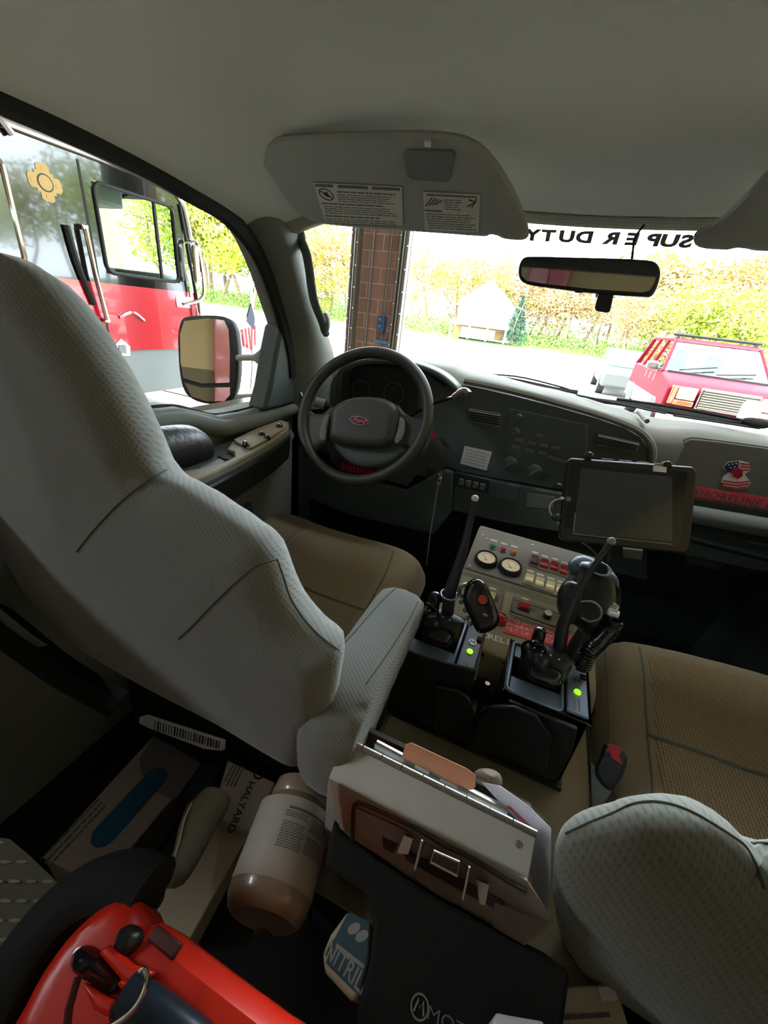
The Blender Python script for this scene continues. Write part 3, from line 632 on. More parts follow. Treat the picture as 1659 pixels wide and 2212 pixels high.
for k in range(3): MB().prism(SP, [(-(YF+1.6+k*.5), g+1.0), (-(YF+1.66+k*.5), g+1.0), (-(YF+1.62+k*.5), g+1.14), (-(YF+1.56+k*.5), g+1.14)], .0, .006).build('stripe', 'gold', SV)
# pale sedan behind it
t = thing('sedan', 'pale car mostly hidden behind the red vehicle', 'car', (2.0, 17.5, G))
MB().prof([(15.4, g+.3), (15.3, g+.75), (16.3, g+.9), (19.6, g+.95), (19.8, g+.3)], 1.5, 3.1).build('body', 'suv_pale', t, bev=.08, seg=3); MB().prof([(16.2, g+.9), (17.0, g+1.38), (18.6, g+1.38), (19.5, g+.95)], 1.62, 2.98).build('cabin', 'suv_glass', t, bev=.08, seg=3)
MB().prof([(17.0, g+1.38), (17.1, g+1.42), (18.5, g+1.42), (18.6, g+1.38)], 1.62, 2.98).build('roof', 'suv_grey', t)
for yy in (16.1, 18.9):
    for x in (1.5, 2.9): MB().lathe((x-.02, yy, g+.3), (1, 0, 0), [(0, .2), (0, .3), (.22, .3), (.22, .2)]).build('wheel', 'tire', t)
# white pillar bollard right by the vehicle's bumper
a = at(1625, 880, 'Y', 7.0); t = tag(MB().lathe((a.x, 7.0, G), (0, 0, 1), [(0, .11), (a.z-G+.02, .11), (a.z-G+.07, .09), (a.z-G+.09, .03)]).build('bollard', 'white'), 'white bollard in front of the chrome grille', 'bollard')
# ================================================================ the cab: shell, glass, doors
ROOFZ = .29
def roofz(x, y):
    ax = abs(x); side_ = 0 if ax < .34 else ((ax-.34)/.36)**2*.115
    fr = 0
    if y > .45: fr = ((y-.45)/.6)**1.5*.072
    bump = -.018*math.exp(-((y-.62)/.05)**2)*(1 if .06 < ax < .62 else math.exp(-((ax-(.06 if ax < .06 else .62))/.04)**2)) 
    return ROOFZ-side_-fr + bump*0 + .010*math.exp(-((y-.20)/.12)**2)
m = MB(); gx = [-.72+1.44*i/60 for i in range(61)]; gy = [-1.35+2.43*j/90 for j in range(91)]
gg = [[m.bm.verts.new((x, min(y, 1.08-.25*x*x), roofz(x, min(y, 1.08-.25*x*x)))) for y in gy] for x in gx]
for i in range(60):
    for j in range(90): m.bm.faces.new((gg[i][j], gg[i+1][j], gg[i+1][j+1], gg[i][j+1]))
m.build('headliner', 'headliner', kind='structure', label='grey cloth headliner', solid=.0)
# outer steel roof above it, keeps daylight out
m = MB(); m.prof([(-1.4, .34), (.5, .34), (.85, .28), (1.10, .24), (1.12, .27), (.8, .36), (-1.3, .42), (-1.4, .38)], -.76, .76); m.build('roof', 'red_paint', kind='structure')
# pale header strip over the windshield
m = MB(); rr = []
for i in range(41):
    x = -.66+1.32*i/40; y = 1.08-.30*x*x; z = roofz(x, y)
    rr.append([m.bm.verts.new((x, y-.03, z+.004)), m.bm.verts.new((x, y-.006, z-.010)), m.bm.verts.new((x, y+.03, z-.004)), m.bm.verts.new((x, y+.03, z+.02))])
for a, b in zip(rr, rr[1:]):
    for k in range(3): m.bm.faces.new((a[k], b[k], b[k+1], a[k+1]))
m.build('trim_1', 'door_beige', kind='structure', label='pale header strip above the windshield')

# windshield: gently bowed glass
def wsp(x, z): return Vector((x, 1.06+1.1*(.205-z)-.30*x*x, z))
m = MB(); nx, nz = 24, 12
vv = [[m.bm.verts.new(wsp(-.70+1.40*i/nx, .255-(.255+.20)*j/nz)) for j in range(nz+1)] for i in range(nx+1)]
for i in range(nx):
    for j in range(nz): m.bm.faces.new((vv[i][j], vv[i+1][j], vv[i+1][j+1], vv[i][j+1]))
WSO = m.build('window_1', 'glass', kind='structure', label='windshield glass')
WT = bvh_of([WSO])
# dotted shade band along the top of the glass
m = MB()
for j in range(11):
    z = .222-j*.0042
    for i in range(150):
        x = -.18+(i+(j % 2)*.5)*.0046
        p = wsp(x, z); e = .0013*(1-j*.03)
        if x > .5: continue
        u = Vector((1, -.6*x, 0)).normalized()*e; v = Vector((0, -1.1, 1)).normalized()*e; n = u.cross(v).normalized()*(-.0012)
        m.poly([p-u+n, p-v+n, p+u+n, p+v+n])
tag(m.build('shade_dots', 'ink_grey'), 'dotted shade band printed along the top of the windshield', 'shade band', kind='stuff')
# printed strip lettering, readable from outside so mirrored from in here
pc = [(1170, 507), (1217, 512), (1280, 517), (1340, 519)]
def wsline(x, y): q = surf(WT, [(x, y)]); return q[0]
word = thing('windshield_lettering', 'mirrored SUPER DUTY lettering across the top of the windshield', 'lettering', tuple(wsline(1320, 520)))
chars = 'SUPER DUTY'; xs = [1482, 1446, 1412, 1366, 1322, None, 1262, 1224, 1184, 1150]
for ch, X in zip(chars, xs):
    if X is None: continue
    yy = 509+(X-1150)*.042; p = wsline(X, yy); p2 = wsline(X-12, yy-.5); pu = wsline(X, yy-8)
    u = (p2-p).normalized(); v = (pu-p); v = (v-u*v.dot(u)).normalized()
    text(ch, p-ray(X, yy).normalized()*.002, u, v, .034, 'ink_grey', word, 'letter', depth=0, sx=1.3, bold=.055)

# A pillars, window frame seals (left is in view; the right mirrors it)
def pillar(sg):
    inner = [(.70, .80, .175), (.70, .895, .10), (.70, .965, -.005), (.70, 1.02, -.12), (.70, 1.05, -.30)]
    outer = [(.655, .99, .175), (.665, 1.03, .09), (.665, 1.09, .0), (.665, 1.21, -.14), (.665, 1.25, -.30)]
    a = crv([Vector((sg*x, y, z)) for x, y, z in inner], 6); b = crv([Vector((sg*x, y, z)) for x, y, z in outer], 6); m = MB(); R1 = []
    for p, q in zip(a, b):
        d = (q-p); row = []
        for k in range(7):
            f = k/6; row.append(p+d*f+Vector((-sg*.028*math.sin(f*PI), -.012*math.sin(f*PI), 0)))
        row += [q+Vector((sg*.06, .03, 0)), p+Vector((sg*.06, .0, 0))]; R1.append([m.bm.verts.new(v) for v in row])
    for A, B in zip(R1, R1[1:]):
        n = len(A)
        for k in range(n): m.bm.faces.new((A[k], A[(k+1) % n], B[(k+1) % n], B[k]))
    m.bm.faces.new(R1[0][::-1]); m.bm.faces.new(R1[-1]); return m
pillar(-1).build('trim_3', 'trim_grey', kind='structure', label='grey windshield pillar trim on the driver side'); pillar(1).build('trim_4', 'trim_grey', kind='structure')
def seal(sg):
    pts = crv([Vector((sg*x, y, z)) for x, y, z in [(.705, -.45, .180), (.705, .1, .184), (.705, .42, .180), (.705, .6, .172), (.705, .70, .158), (.705, .80, .140), (.705, .895, .085), (.705, .965, -.01), (.705, 1.02, -.125), (.705, 1.035, -.20)]], 6)
    return MB().tube(pts, [(.020, .014)]*len(pts), 8, flat=(0, 0, 1))
seal(-1).build('trim_5', 'rubber', kind='structure', label='black weatherstrip round the driver window'); seal(1).build('trim_6', 'rubber', kind='structure')
# roof rail between headliner and seal
for sg, nm in ((-1, 'trim_7'), (1, 'trim_8')):
    MB().prism(XP(0), [], 0, 0) if False else None
    m = MB(); m.prof([(-1.35, .16), (-.45, .185), (.42, .186), (.62, .176), (.80, .150), (.96, .165), (1.02, .19), (1.0, .30), (-1.35, .34)], sg*.705, sg*.76); m.build(nm, 'trim_grey', kind='structure')
# body sides, red outside
for sg, nm in ((-1, 'wall_left_1'), (1, 'wall_right_1')):
    m = MB(); x0, x1 = sg*.86, sg*.91
    m.prof([(-4.6, -1.1), (.1, -1.1), (.1, -.36), (-.4, -.36), (-.4, .20), (-.5, .20), (-.5, -.29), (-1.2, -.29), (-1.2, .34), (-1.5, .34), (-1.6, -.3), (-4.6, -.3)], x0, x1); m.build('cab_side', 'red_paint', kind='structure')
    m = MB(); m.prof([(-1.4, -.95), (-.3, -.95), (-.3, .18), (-.42, .18), (-.42, -.26), (-1.2, -.26), (-1.2, .2), (-1.4, .2)], sg*.72, sg*.78); m.build('trim_9', 'trim_grey', kind='structure')
MB().box((-.8, -1.5, -.98), (.8, -1.44, -.12)).box((-.8, -1.5, .2), (.8, -1.44, .36)).build('cab_back', 'trim_grey', kind='structure')
MB().box((-.8, -1.5, -1.0), (.8, 1.55, -.95)).build('cab_floor', 'carpet', kind='structure', label='black carpeted cab floor')
MB().box((-.86, 1.45, -1.0), (.86, 1.50, -.25)).build('firewall', 'black_matte', kind='structure')
# hood of the truck outside the glass
m = MB(); m.prof([(1.50, -.42), (1.50, -.22), (1.75, -.26), (2.3, -.30), (2.75, -.38), (2.8, -1.0), (1.50, -1.0)], -.85, .85); m.build('hood', 'red_paint', kind='structure', bev=.04) if False else m.bm.free()
m = MB(); m.prof([(1.47, -.26), (1.52, -.225), (1.62, -.26), (1.62, -.5), (1.47, -.5)], -.80, .80); m.build('cowl', 'rubber', kind='structure', label='black cowl outside the windshield')
for sg in (-1, 1): MB().prof([(1.05, -1.0), (1.52, -1.0), (1.52, -.20), (1.06, -.26)], sg*.715, sg*.85).build('kick_panel', 'deep_dark', kind='structure')
MB().prof([(-.5, -.95), (1.10, -.95), (1.10, -.27), (-.5, -.24)], .72, .85).build('door_2', 'dash_mid', kind='structure', label='passenger door panel')
m = MB(); m.poly([(.765, -.40, -.24), (.765, 1.04, -.30), (.735, .90, .09), (.72, .70, .17), (.72, -.40, .19)]); m.build('window_3', 'glass', kind='structure')
# back seat (only the mirrors see it)
t = thing('rear_bench', 'grey rear bench seat behind the camera', 'seat', (0, -1.1, -.9))
MB().box((-.66, -1.38, -.62), (.66, -1.2, .0)).build('backrest', 'seat_grey', t, bev=.05); MB().box((-.66, -1.2, -.78), (.66, -.72, -.58)).build('cushion', 'seat_grey', t, bev=.05)

# ---------------------------------------------------------------- driver's door
DT = thing('door_1', 'driver door with beige armrest and window switches', 'door', (-.74, .5, -.95), kind='structure')
top = [(-.10, -.225), (.45, -.222), (.56, -.222), (.64, -.228), (.70, -.248), (.76, -.268), (.84, -.272), (.94, -.270), (1.10, -.262)]
m = MB(); m.prof([(-.10, -.93), (1.12, -.93)] + [(y, z-.006) for y, z in reversed([(a, b) for a, b in [(-.10, -.225), (.45, -.222), (.56, -.222), (.64, -.228), (.70, -.248), (.76, -.268), (.84, -.272), (.94, -.270), (1.10, -.262)]])], -.80, -.715); m.build('door_panel', 'dash_mid', DT, bev=.01)
# rounded upper ledge
m = MB(); m.tube(crv([Vector((-.712, y, z-.034)) for y, z in top], 5), [(.022, .020)]*(len(top)*5-4), 10, flat=(0, 0, 1)); m.build('upper_ledge', 'trim_grey', DT)
m = MB(); m.tube(crv([Vector((-.742, y, z-.012)) for y, z in top], 5), [(.010, .006)]*(len(top)*5-4), 6, flat=(0, 0, 1)); m.build('window_seal', 'rubber', DT)
MB().prof([(-.10, -1.1), (1.1, -1.1), (1.1, -.37), (-.10, -.36)], -.92, -.86).build('outer_skin', 'red_paint', DT)
MB().prof([(-.1, -.32), (1.08, -.34), (1.08, -.30), (-.1, -.285)], -.90, -.80).build('sill', 'suv_grey', DT)
MB().poly([(0, 0, 0)]*0) if False else None
m = MB(); m.poly([(-.765, -.40, -.24), (-.765, 1.04, -.30), (-.735, .90, .09), (-.72, .70, .17), (-.72, -.40, .19)]); m.build('window_2', 'glass', kind='structure', label='driver side window glass')
# bolster above the armrest
XB = XP(-.655); m = MB(); m.tube(crv([Vector((-.668, y, z)) for y, z in ((.05, -.30), (.40, -.292), (.52, -.292), (.60, -.302), (.665, -.335))], 6), [(.048, .040)]*19+[(.046, .038), (.043, .036), (.036, .032), (.026, .026), (.012, .014), (.004, .005)], 14, flat=(0, 0, 1)); m.build('bolster', 'black_leather', DT)
# armrest: beige rim, black body, pull cup, switch plate
Z = ZP(-.322); rim = Z.px([(500, 958), (530, 942), (556, 929), (585, 918), (609, 910), (625, 915), (623, 929), (589, 956), (541, 984), (505, 1003), (469, 1021), (430, 1037), (400, 1048), (370, 1028), (388, 1022), (435, 1014), (480, 1003), (506, 990), (505, 979), (490, 974)])
outl = Z.px([(330, 985), (400, 965), (470, 955), (520, 942), (556, 929), (585, 917), (612, 908), (627, 913), (625, 931), (589, 958), (541, 986), (505, 1005), (469, 1023), (430, 1040), (380, 1062), (320, 1085)])
MB().prism(Z, outl, -.085, -.012).build('armrest_body', 'black_leather', DT, bev=.012)
MB().prism(Z, outl, -.018, -.006).build('armrest_well', 'dash_dark', DT, bev=.003)
MB().prism(Z, rim, -.012, .004).build('armrest_rim', 'door_beige', DT, bev=.004)
MB().prism(Z, Z.px([(505, 956), (556, 931), (606, 913), (621, 918), (617, 929), (585, 952), (545, 974), (538, 976), (510, 962)]), .004, .009).build('switch_plate', 'door_beige', DT, bev=.003)
for nm, X, Y, l, w in (('lock_switch', 531, 960, .030, .016), ('window_switch', 565, 938, .020, .016), ('window_switch', 578, 945, .020, .016), ('mirror_switch', 603, 921, .020, .020)):
    p = Z.off(.010).hit(X, Y); a = math.radians(-32); q = MB(); q.ball(p, 1, (l/2, w/2, .008), mtx=Matrix.Rotation(math.radians(-38), 3, 'Z')); sw = q.build(nm, 'black_gloss', DT)
    q = MB(); q.ball(p+Vector((0, 0, .0055)), 1, (l/5, w/5, .004)); q.build('switch_mark', 'chrome', sw)
MB().prism(Z, Z.px([(425, 1018), (432, 1008), (455, 1000), (474, 990), (486, 996), (480, 1003), (455, 1012)]), -.006, .001).build('pull_cup', 'dash_mid', DT, bev=.003)
MB().prism(Z, Z.px([(470, 981), (485, 975), (500, 977), (508, 984), (498, 990), (483, 988)]), -.006, -.003).build('pull_recess', 'rubber', DT)
# lower pocket lip and speaker line
m = MB(); m.tube(crv([at(x, y, 'X', -.70) for x, y in ((455, 1062), (500, 1050), (540, 1032), (580, 1000), (610, 965), (628, 935))], 6), [(.020, .012)]*31, 8, flat=(0, 0, 1)); m.build('lower_lip', 'dash_grey', DT)
m = MB(); m.tube(crv([at(x, y, 'X', -.705) for x, y in ((535, 1090), (543, 1110), (540, 1140), (525, 1165))], 6), .009, 8); m.build('pocket_edge', 'dash_dark', DT)
# mirror sail
MB().prof([(.90, -.28), (1.06, -.28), (1.02, -.10), (.985, -.06), (.955, -.14), (.93, -.22)], -.76, -.70).build('mirror_sail', 'dash_dark', DT, bev=.01)

# ---------------------------------------------------------------- side mirror outside
inc = Vector((-.70, .72, -.15)).normalized(); refl = Vector((-.055, -1, .0)).normalized(); nrm = (refl-inc).normalized()
MP = PL((-1.17, 1.2, -.23), nrm)
hs = MP.px([(386, 720), (394, 690), (412, 683), (455, 681), (490, 686), (508, 705), (516, 760), (515, 820), (506, 858), (488, 870), (455, 873), (420, 864), (400, 846), (390, 810), (386, 760)])
t = thing('side_mirror', 'driver side towing mirror in black housing outside the door window', 'mirror', tuple(MP.to3(0, -.15)))
MB().puff(MP, hs, .012, .02, res=.008, back=.07).build('housing', 'rubber', t)
gl = [(x, y) for x, y in MP.px([(393, 722), (402, 694), (455, 688), (488, 693), (497, 712), (500, 760), (499, 826), (440, 828), (400, 816), (394, 780)])]
MB().prism(MP, gl, .010, .0145).build('mirror_glass', 'mirror', t)
MB().prism(MP, MP.px([(402, 826), (440, 837), (500, 836), (500, 852), (488, 866), (450, 866), (418, 856)]), .010, .0145).build('spotter_glass', 'mirror', t)
for ya, yb in ((773, 772), (858, 856)):
    a = MP.off(-.03).hit(505, ya); b = at(596, yb, 'X', -.80); m = MB(); m.tube(crv([a, a.lerp(b, .35), a.lerp(b, .62), b], 5), [(.012, .010)]*9+[(.014, .012), (.018, .016), (.026, .022), (.032, .03), (.034, .034), (.034, .034), (.034, .034)], 10); m.build('mirror_arm', 'trim_grey', t)

# ---------------------------------------------------------------- grab handle on the pillar
t = thing('grab_handle', 'dark green grab handle on the driver windshield pillar', 'handle', tuple(at(700, 720, 'Y', 1.02)))
hp = [(652, 518, 1.0), (664, 545, .985), (671, 580, .985), (676, 620, .99), (683, 655, 1.0), (697, 690, 1.03), (708, 722, 1.07)]
m = MB(); pts = crv([at(x-3, y, 'Y', Y) for x, y, Y in hp], 5); m.tube(pts, [(.008, .007)]*2+[(.011, .009)]*(len(pts)-4)+[(.010, .009)]*2, 10); m.build('grip', 'dash_dark', t)
m = MB(); m.ball(at(702, 700, 'Y', 1.05), .020, (.7, .8, 1.4)); m.ball(at(652, 518, 'Y', 1.0), .013, (.8, .8, 1.6)); m.build('mount', 'dash_dark', t)

# ---------------------------------------------------------------- sun visors
VN = Vector((0, -.36, -1)).normalized()          # underside normal
vd = Vector((0, .19, -.08)).normalized(); VN = Vector((1, 0, 0)).cross(vd).normalized()
if VN.z > 0: VN = -VN
VP = PL((-.3, .72, .238), VN, -vd)
def visor(px_, label, loc):
    t = thing('sun_visor', label, 'sun visor', loc, 'cab sun visors'); o = MB().puff(VP, VP.px(px_), .010, .014, res=.009).build('visor_panel', 'visor_cloth', t); return t, o
t, vo = visor([(564, 345), (566, 318), (585, 300), (640, 293), (720, 289), (800, 287), (900, 286), (965, 290), (1010, 300), (1050, 325), (1085, 368), (1112, 415), (1130, 455), (1142, 492), (1142, 510), (1128, 514), (1105, 513), (1082, 509), (1070, 501), (1048, 506), (960, 500), (860, 493), (760, 486), (700, 479), (660, 465), (628, 440), (605, 405), (582, 370)], 'driver sun visor printed with warning notices', tuple(at(800, 290, 'Y', .70)))
TV = bvh_of([vo])
VF = VP.off(.0108)
m = MB(); m.prism(VF, VF.px([(873, 330), (878, 321), (978, 322), (984, 330), (975, 380), (968, 390), (890, 384), (881, 376)]), 0, .004); fl = m.build('mirror_flap', 'dash_mid', t, bev=.0015)
VL = VF.off(.001)
MB().prism(VL, VL.px([(917, 301), (932, 302), (932, 314), (918, 313)]), 0, .003).build('clip', 'white_paper', t)
# warning notices
lab = MB().prism(VL, VL.px([(677, 394), (868, 403), (871, 487), (845, 486), (703, 480)]), 0, .0006).build('warning_label', 'label_pad', t)
lab2 = MB().prism(VL, VL.px([(914, 414), (1038, 420), (1034, 502), (918, 496)]), 0, .0006).build('warning_label', 'label_pad', t)
q = MB()
def vline(x0, y0, x1, y1, h=2.0):
    q.prism(VL.off(.0007), VL.px([(x0, y0), (x1, y1), (x1, y1+h), (x0, y0+h)]), 0, .0003)
for x0, x1 in ((681, 720), (730, 795), (804, 864)): vline(x0, 396+(x0-681)*.05, x1, 396+(x1-681)*.05, 6)
rv = random.Random(3)
def para(x0, y0, x1, n, dy, sl, h=1.3, sx=3):
    for i in range(n):
        x = x0+i*sx*0; xe = x1-rv.random()*18; X = x0+i*.9
        while X < xe:
            w = min(rv.uniform(6, 20), xe-X); vline(X, y0+i*dy+(X-x0)*sl, X+w, y0+i*dy+(X+w-x0)*sl, h); X += w+2
para(728, 412, 858, 1, 5, .05, 2.4); para(728, 419, 855, 4, 4.6, .05); para(694, 437, 840, 1, 5, .05, 2.4); para(700, 444, 860, 4, 4.6, .05); para(703, 464, 830, 1, 5, .05, 2.4); para(704, 471, 862, 3, 4.6, .05)
vline(922, 418, 1030, 423, 3.5); para(958, 430, 1000, 5, 5, .05); para(920, 460, 1032, 7, 5, .05); vline(918, 452, 955, 454, 3)
q.build('printed_text', 'ink_grey', lab)
r0 = VL.hit(705, 419); r1 = VL.hit(719, 419); rad = (r1-r0).length
qq = MB(); qq.tube([r0+VL.u*rad*math.cos(a)+VL.v*rad*math.sin(a)+VL.n*.001 for a in [k*PI/12 for k in range(24)]], .0008, 5, closed=True); qq.tube([r0+VL.u*rad*.7-VL.v*rad*.7+VL.n*.001, r0-VL.u*rad*.7+VL.v*rad*.7+VL.n*.001], .0008, 5)
for sc in (((-.3, .2), (.35, -.3)), ((0, -.3), (.2, .4))):
    qq.tube([r0+VL.u*rad*sc[0][0]+VL.v*rad*sc[0][1]+VL.n*.001, r0+VL.u*rad*sc[1][0]+VL.v*rad*sc[1][1]+VL.n*.001], .0018, 5)
qq.build('no_seat_symbol', 'ink', lab)
qq = MB()
for k in range(4): a = VL.hit(920+k*7, 444-k*1); b = VL.hit(934+k*7, 426+k*2); qq.tube([a+VL.n*.001, b+VL.n*.001], .0009, 5)
for a, b in (((1010, 445), (1028, 436)), ((1028, 436), (1013, 430)), ((1020, 447), (1030, 428))): qq.tube([VL.hit(*a)+VL.n*.001, VL.hit(*b)+VL.n*.001], .0009, 5)
qq.build('belt_symbol', 'ink', lab2)
t, vo2 = visor([(1500, 505), (1535, 490), (1575, 455), (1605, 425), (1632, 395), (1659, 370), (1720, 350), (1850, 350), (1930, 380), (1940, 440), (1900, 500), (1800, 530), (1700, 536), (1659, 537), (1625, 535), (1600, 529), (1575, 534), (1520, 531), (1500, 522)], 'passenger sun visor at the right edge, plain grey', tuple(at(1659, 380, 'Y', .72)))

# ---------------------------------------------------------------- rear-view mirror
RP = PL((0, .975, .11), (-.03, -1, -.04))
t = thing('rear_view_mirror', 'wide black rear view mirror hanging from the windshield', 'mirror', (0, .99, .08))
ho = RP.px([(1121, 598), (1121, 575), (1130, 558), (1150, 554), (1250, 556), (1350, 559), (1405, 563), (1422, 573), (1427, 592), (1420, 620), (1408, 640), (1385, 642), (1280, 634), (1180, 622), (1135, 613)])
MB().puff(RP, ho, .007, .010, res=.0045, back=.03).build('housing', 'black_plastic', t)
MB().prism(RP.off(.0055), RP.px([(1128, 596), (1128, 576), (1136, 563), (1150, 560), (1250, 562), (1350, 565), (1402, 569), (1414, 578), (1418, 592), (1412, 612), (1402, 628), (1385, 632), (1280, 625), (1180, 614), (1138, 607)]), 0, .003).build('mirror_glass', 'mirror_dim', t)
MB().prism(RP, RP.px([(1240, 620), (1262, 622), (1258, 634), (1241, 632)]), -.01, .006).build('tab', 'black_plastic', t, bev=.002)
MB().prism(RP, RP.px([(1294, 628), (1327, 632), (1319, 672), (1312, 676), (1288, 672), (1284, 666)]), -.016, -.004).build('mount', 'black_plastic', t, bev=.003)
MB().tube(crv([wsline(1389, 489)-Vector((0, .01, 0)), RP.off(-.03).hit(1372, 515), RP.off(-.02).hit(1365, 560)], 6), .0022, 6).build('cable', 'rubber', t)
MB().cyl(RP.off(-.02).hit(1300, 640), wsline(1300, 585) if False else RP.off(-.02).hit(1300, 600), .012).build('stem', 'black_plastic', t)

# ================================================================ dashboard
DA = thing('dashboard', 'grey dashboard with dark instrument and center panel', 'dashboard', (0, 1.3, -.95))
def dz(x):      # height of the pad's front edge along the cab
    pts = [(-.80, -.175), (-.62, -.15), (-.45, -.128), (-.30, -.126), (-.22, -.140), (0, -.156), (.2, -.178), (.28, -.190), (.45, -.180), (.8, -.175)]
    for (a, b), (c, d) in zip(pts, pts[1:]):
        if a <= x <= c:
            f = (x-a)/(c-a); f = f*f*(3-2*f); return b+(d-b)*f
    return -.175
def dy(x):      # how far forward the face stands
    if x < .30: return 1.20
    return 1.20+min(1, (x-.30)/.08)*.05
m = MB(); rr = []; N = 96
for i in range(N+1):
    x = -.735+1.47*i/N; z = dz(x); y = dy(x); b = 1.45-.30*x*x+.02; pr = []
    low = -.46
    pr = [(b+.03, -.23), (b, min(-.165, z-.002)), ((b+y)/2+.05, z+.004), (y+.045, z+.001), (y+.022, z-.006), (y+.008, z-.018), (y, z-.036), (y, -.30), (y+.01, -.385), (y+.0, -.45), (y+.02, -.475)]
    rr.append([m.bm.verts.new((x, max(p[0], y) if k < 2 else p[0], p[1])) for k, p in enumerate(pr)])
for A, B in zip(rr, rr[1:]):
    for k in range(len(A)-1): m.bm.faces.new((A[k], B[k], B[k+1], A[k+1]))
pad = m.build('pad', 'dash_grey', DA, smooth=60)
m = MB(); m.prof([(1.22, -.46), (1.255, -.50), (1.34, -.56), (1.40, -.70), (1.44, -.95), (1.48, -.95), (1.48, -.40), (1.25, -.40)], -.735, .735); m.build('lower_dash', 'deep_dark', DA)
DP = YP(1.195)
def dpl(pxs, d0, d1, nm, m_, parent=DA, bev=0, pl=DP): return MB().prism(pl, pl.px(pxs), d0, d1).build(nm, m_, parent, bev=bev)
bez = dpl([(722, 815), (738, 797), (775, 790), (830, 790), (890, 796), (930, 808), (960, 832), (1010, 832), (1100, 852), (1200, 877), (1290, 903), (1350, 924), (1383, 945), (1396, 970), (1396, 1000), (1390, 1030), (1375, 1075), (1200, 1055), (1120, 1040), (1080, 1035), (985, 1015), (960, 1000), (940, 980), (880, 1050), (720, 1000), (700, 940), (705, 860)], -.004, .010, 'center_bezel', 'dash_dark', bev=.004)
# lighter raised lip round the bezel
mm = MB(); mm.tube(crv([DP.off(.006).hit(x, y) for x, y in ((1003, 822), (1060, 833), (1140, 852), (1220, 874), (1300, 898), (1365, 922), (1395, 943), (1409, 968), (1408, 1000), (1400, 1035))], 5), [(.010, .009)]*46, 8); mm.build('bezel_lip', 'dash_grey', DA)
# lower knee panel in dark grey
dpl([(985, 1015), (1080, 1036), (1200, 1058), (1385, 1090), (1380, 1140), (1240, 1150), (1100, 1128), (980, 1100)], .0, .018, 'lower_center_panel', 'dash_dark', bev=.006)
dpl([(640, 985), (720, 1010), (880, 1055), (965, 1010), (984, 1015), (980, 1100), (940, 1150), (760, 1110), (640, 1060)], .0, .022, 'knee_panel', 'dash_dark', bev=.008)
# gauge hood
HP = PL((0, 1.10, -.2), (0, -1, .1)); hood = [(731, 860), (733, 815), (742, 797), (765, 786), (800, 780), (840, 780), (880, 786), (925, 800), (955, 815), (982, 838), (990, 850)]
q = MB(); a0 = [at(x, y, 'Y', 1.11) for x, y in hood]; a1 = [at(x-1, y-1.5, 'Y', 1.24)+Vector((0, 0, .004)) for x, y in hood]; cr = crv(a0, 4); q.tube(cr, [(.009, .008)]*len(cr), 8)
A = [q.bm.verts.new(p+Vector((0, 0, .004))) for p in crv(a0, 4)]; B = [q.bm.verts.new(Vector((p.x, 1.26, p.z-.004))) for p in crv(a0, 4)]
for i in range(len(A)-1): q.bm.faces.new((A[i], A[i+1], B[i+1], B[i]))
q.build('gauge_hood', 'dash_dark', DA)
mm = MB(); mm.prism(DP, DP.px([(738, 855), (745, 808), (770, 795), (830, 793), (880, 798), (905, 815), (905, 890), (760, 890)]), .010, .014); cl = mm.build('gauge_cluster', 'recess', DA)
for X, Y, r in ((780, 845, .032), (850, 850, .032)):
    p = DP.off(.016).hit(X, Y); MB().tube([p+Vector((r*math.cos(a), 0, r*math.sin(a))) for a in [k*PI/10 for k in range(20)]], .0012, 5, closed=True).build('gauge_ring', 'dash_mid', cl)
# air vents
def vent(c, nm='air_vent', parent=DA):
    v = DP.px(c); o = MB().prism(DP, v, .010, .016).build(nm, 'recess', parent, bev=.003)
    P = [Vector((a, b)) for a, b in v]; mb = MB()
    for k in range(5):
        f = (k+.5)/5; a = P[0].lerp(P[3], f); b = P[1].lerp(P[2], f); mb.tube([DP.to3(a.x, a.y, .019), DP.to3(b.x, b.y, .019)], [(.0045, .0012)]*2, 6, flat=(0, -1, 0))
    mb.build('vent_slat', 'dash_mid', o); MB().tube([DP.to3(p.x, p.y, .016) for p in P], .0022, 6, closed=True).build('vent_frame', 'dash_grey', o)
vent([(1016, 882), (1083, 893), (1079, 920), (1013, 908)]); vent([(1291, 936), (1378, 955), (1372, 975), (1286, 957)])
vent([(651, 830), (665, 822), (662, 870), (650, 862)]); vent([(686, 835), (710, 830), (700, 865), (684, 860)])
# radio and heater faces
rp = dpl([(1100, 880), (1270, 915), (1262, 1035), (1090, 1008)], .010, .014, 'radio_face', 'dash_dark', bev=.002)
mb = MB()
for i, (X, Y) in enumerate([(1122, 948), (1150, 955), (1175, 960), (1200, 965), (1115, 963), (1145, 970), (1172, 975), (1190, 985), (1205, 990), (1222, 995), (1165, 938)]): 
    p = DP.to2(DP.hit(X, Y)); mb.prism(DP, rrect(p[0], p[1], .022, .008, .002), .014, .017)
mb.build('radio_button', 'dash_mid', rp)
for X, Y, r in ((1113, 932, .012), (1102, 1000, .020), (1155, 1017, .020), (1122, 900, .008)):
    p = DP.off(.014).hit(X, Y); kn = MB().lathe(p, (0, -1, 0), [(0, r), (.010, r*.95), (.012, r*.8)], 20).build('knob', 'dash_dark', DA); MB().obox(p+Vector((0, -.013, 0)), Vector((.7, 0, .7)), Vector((-.7, 0, .7)), Vector((0, -1, 0)), r*1.5, r*.3, .004).build('knob_pointer', 'dash_grey', kn)
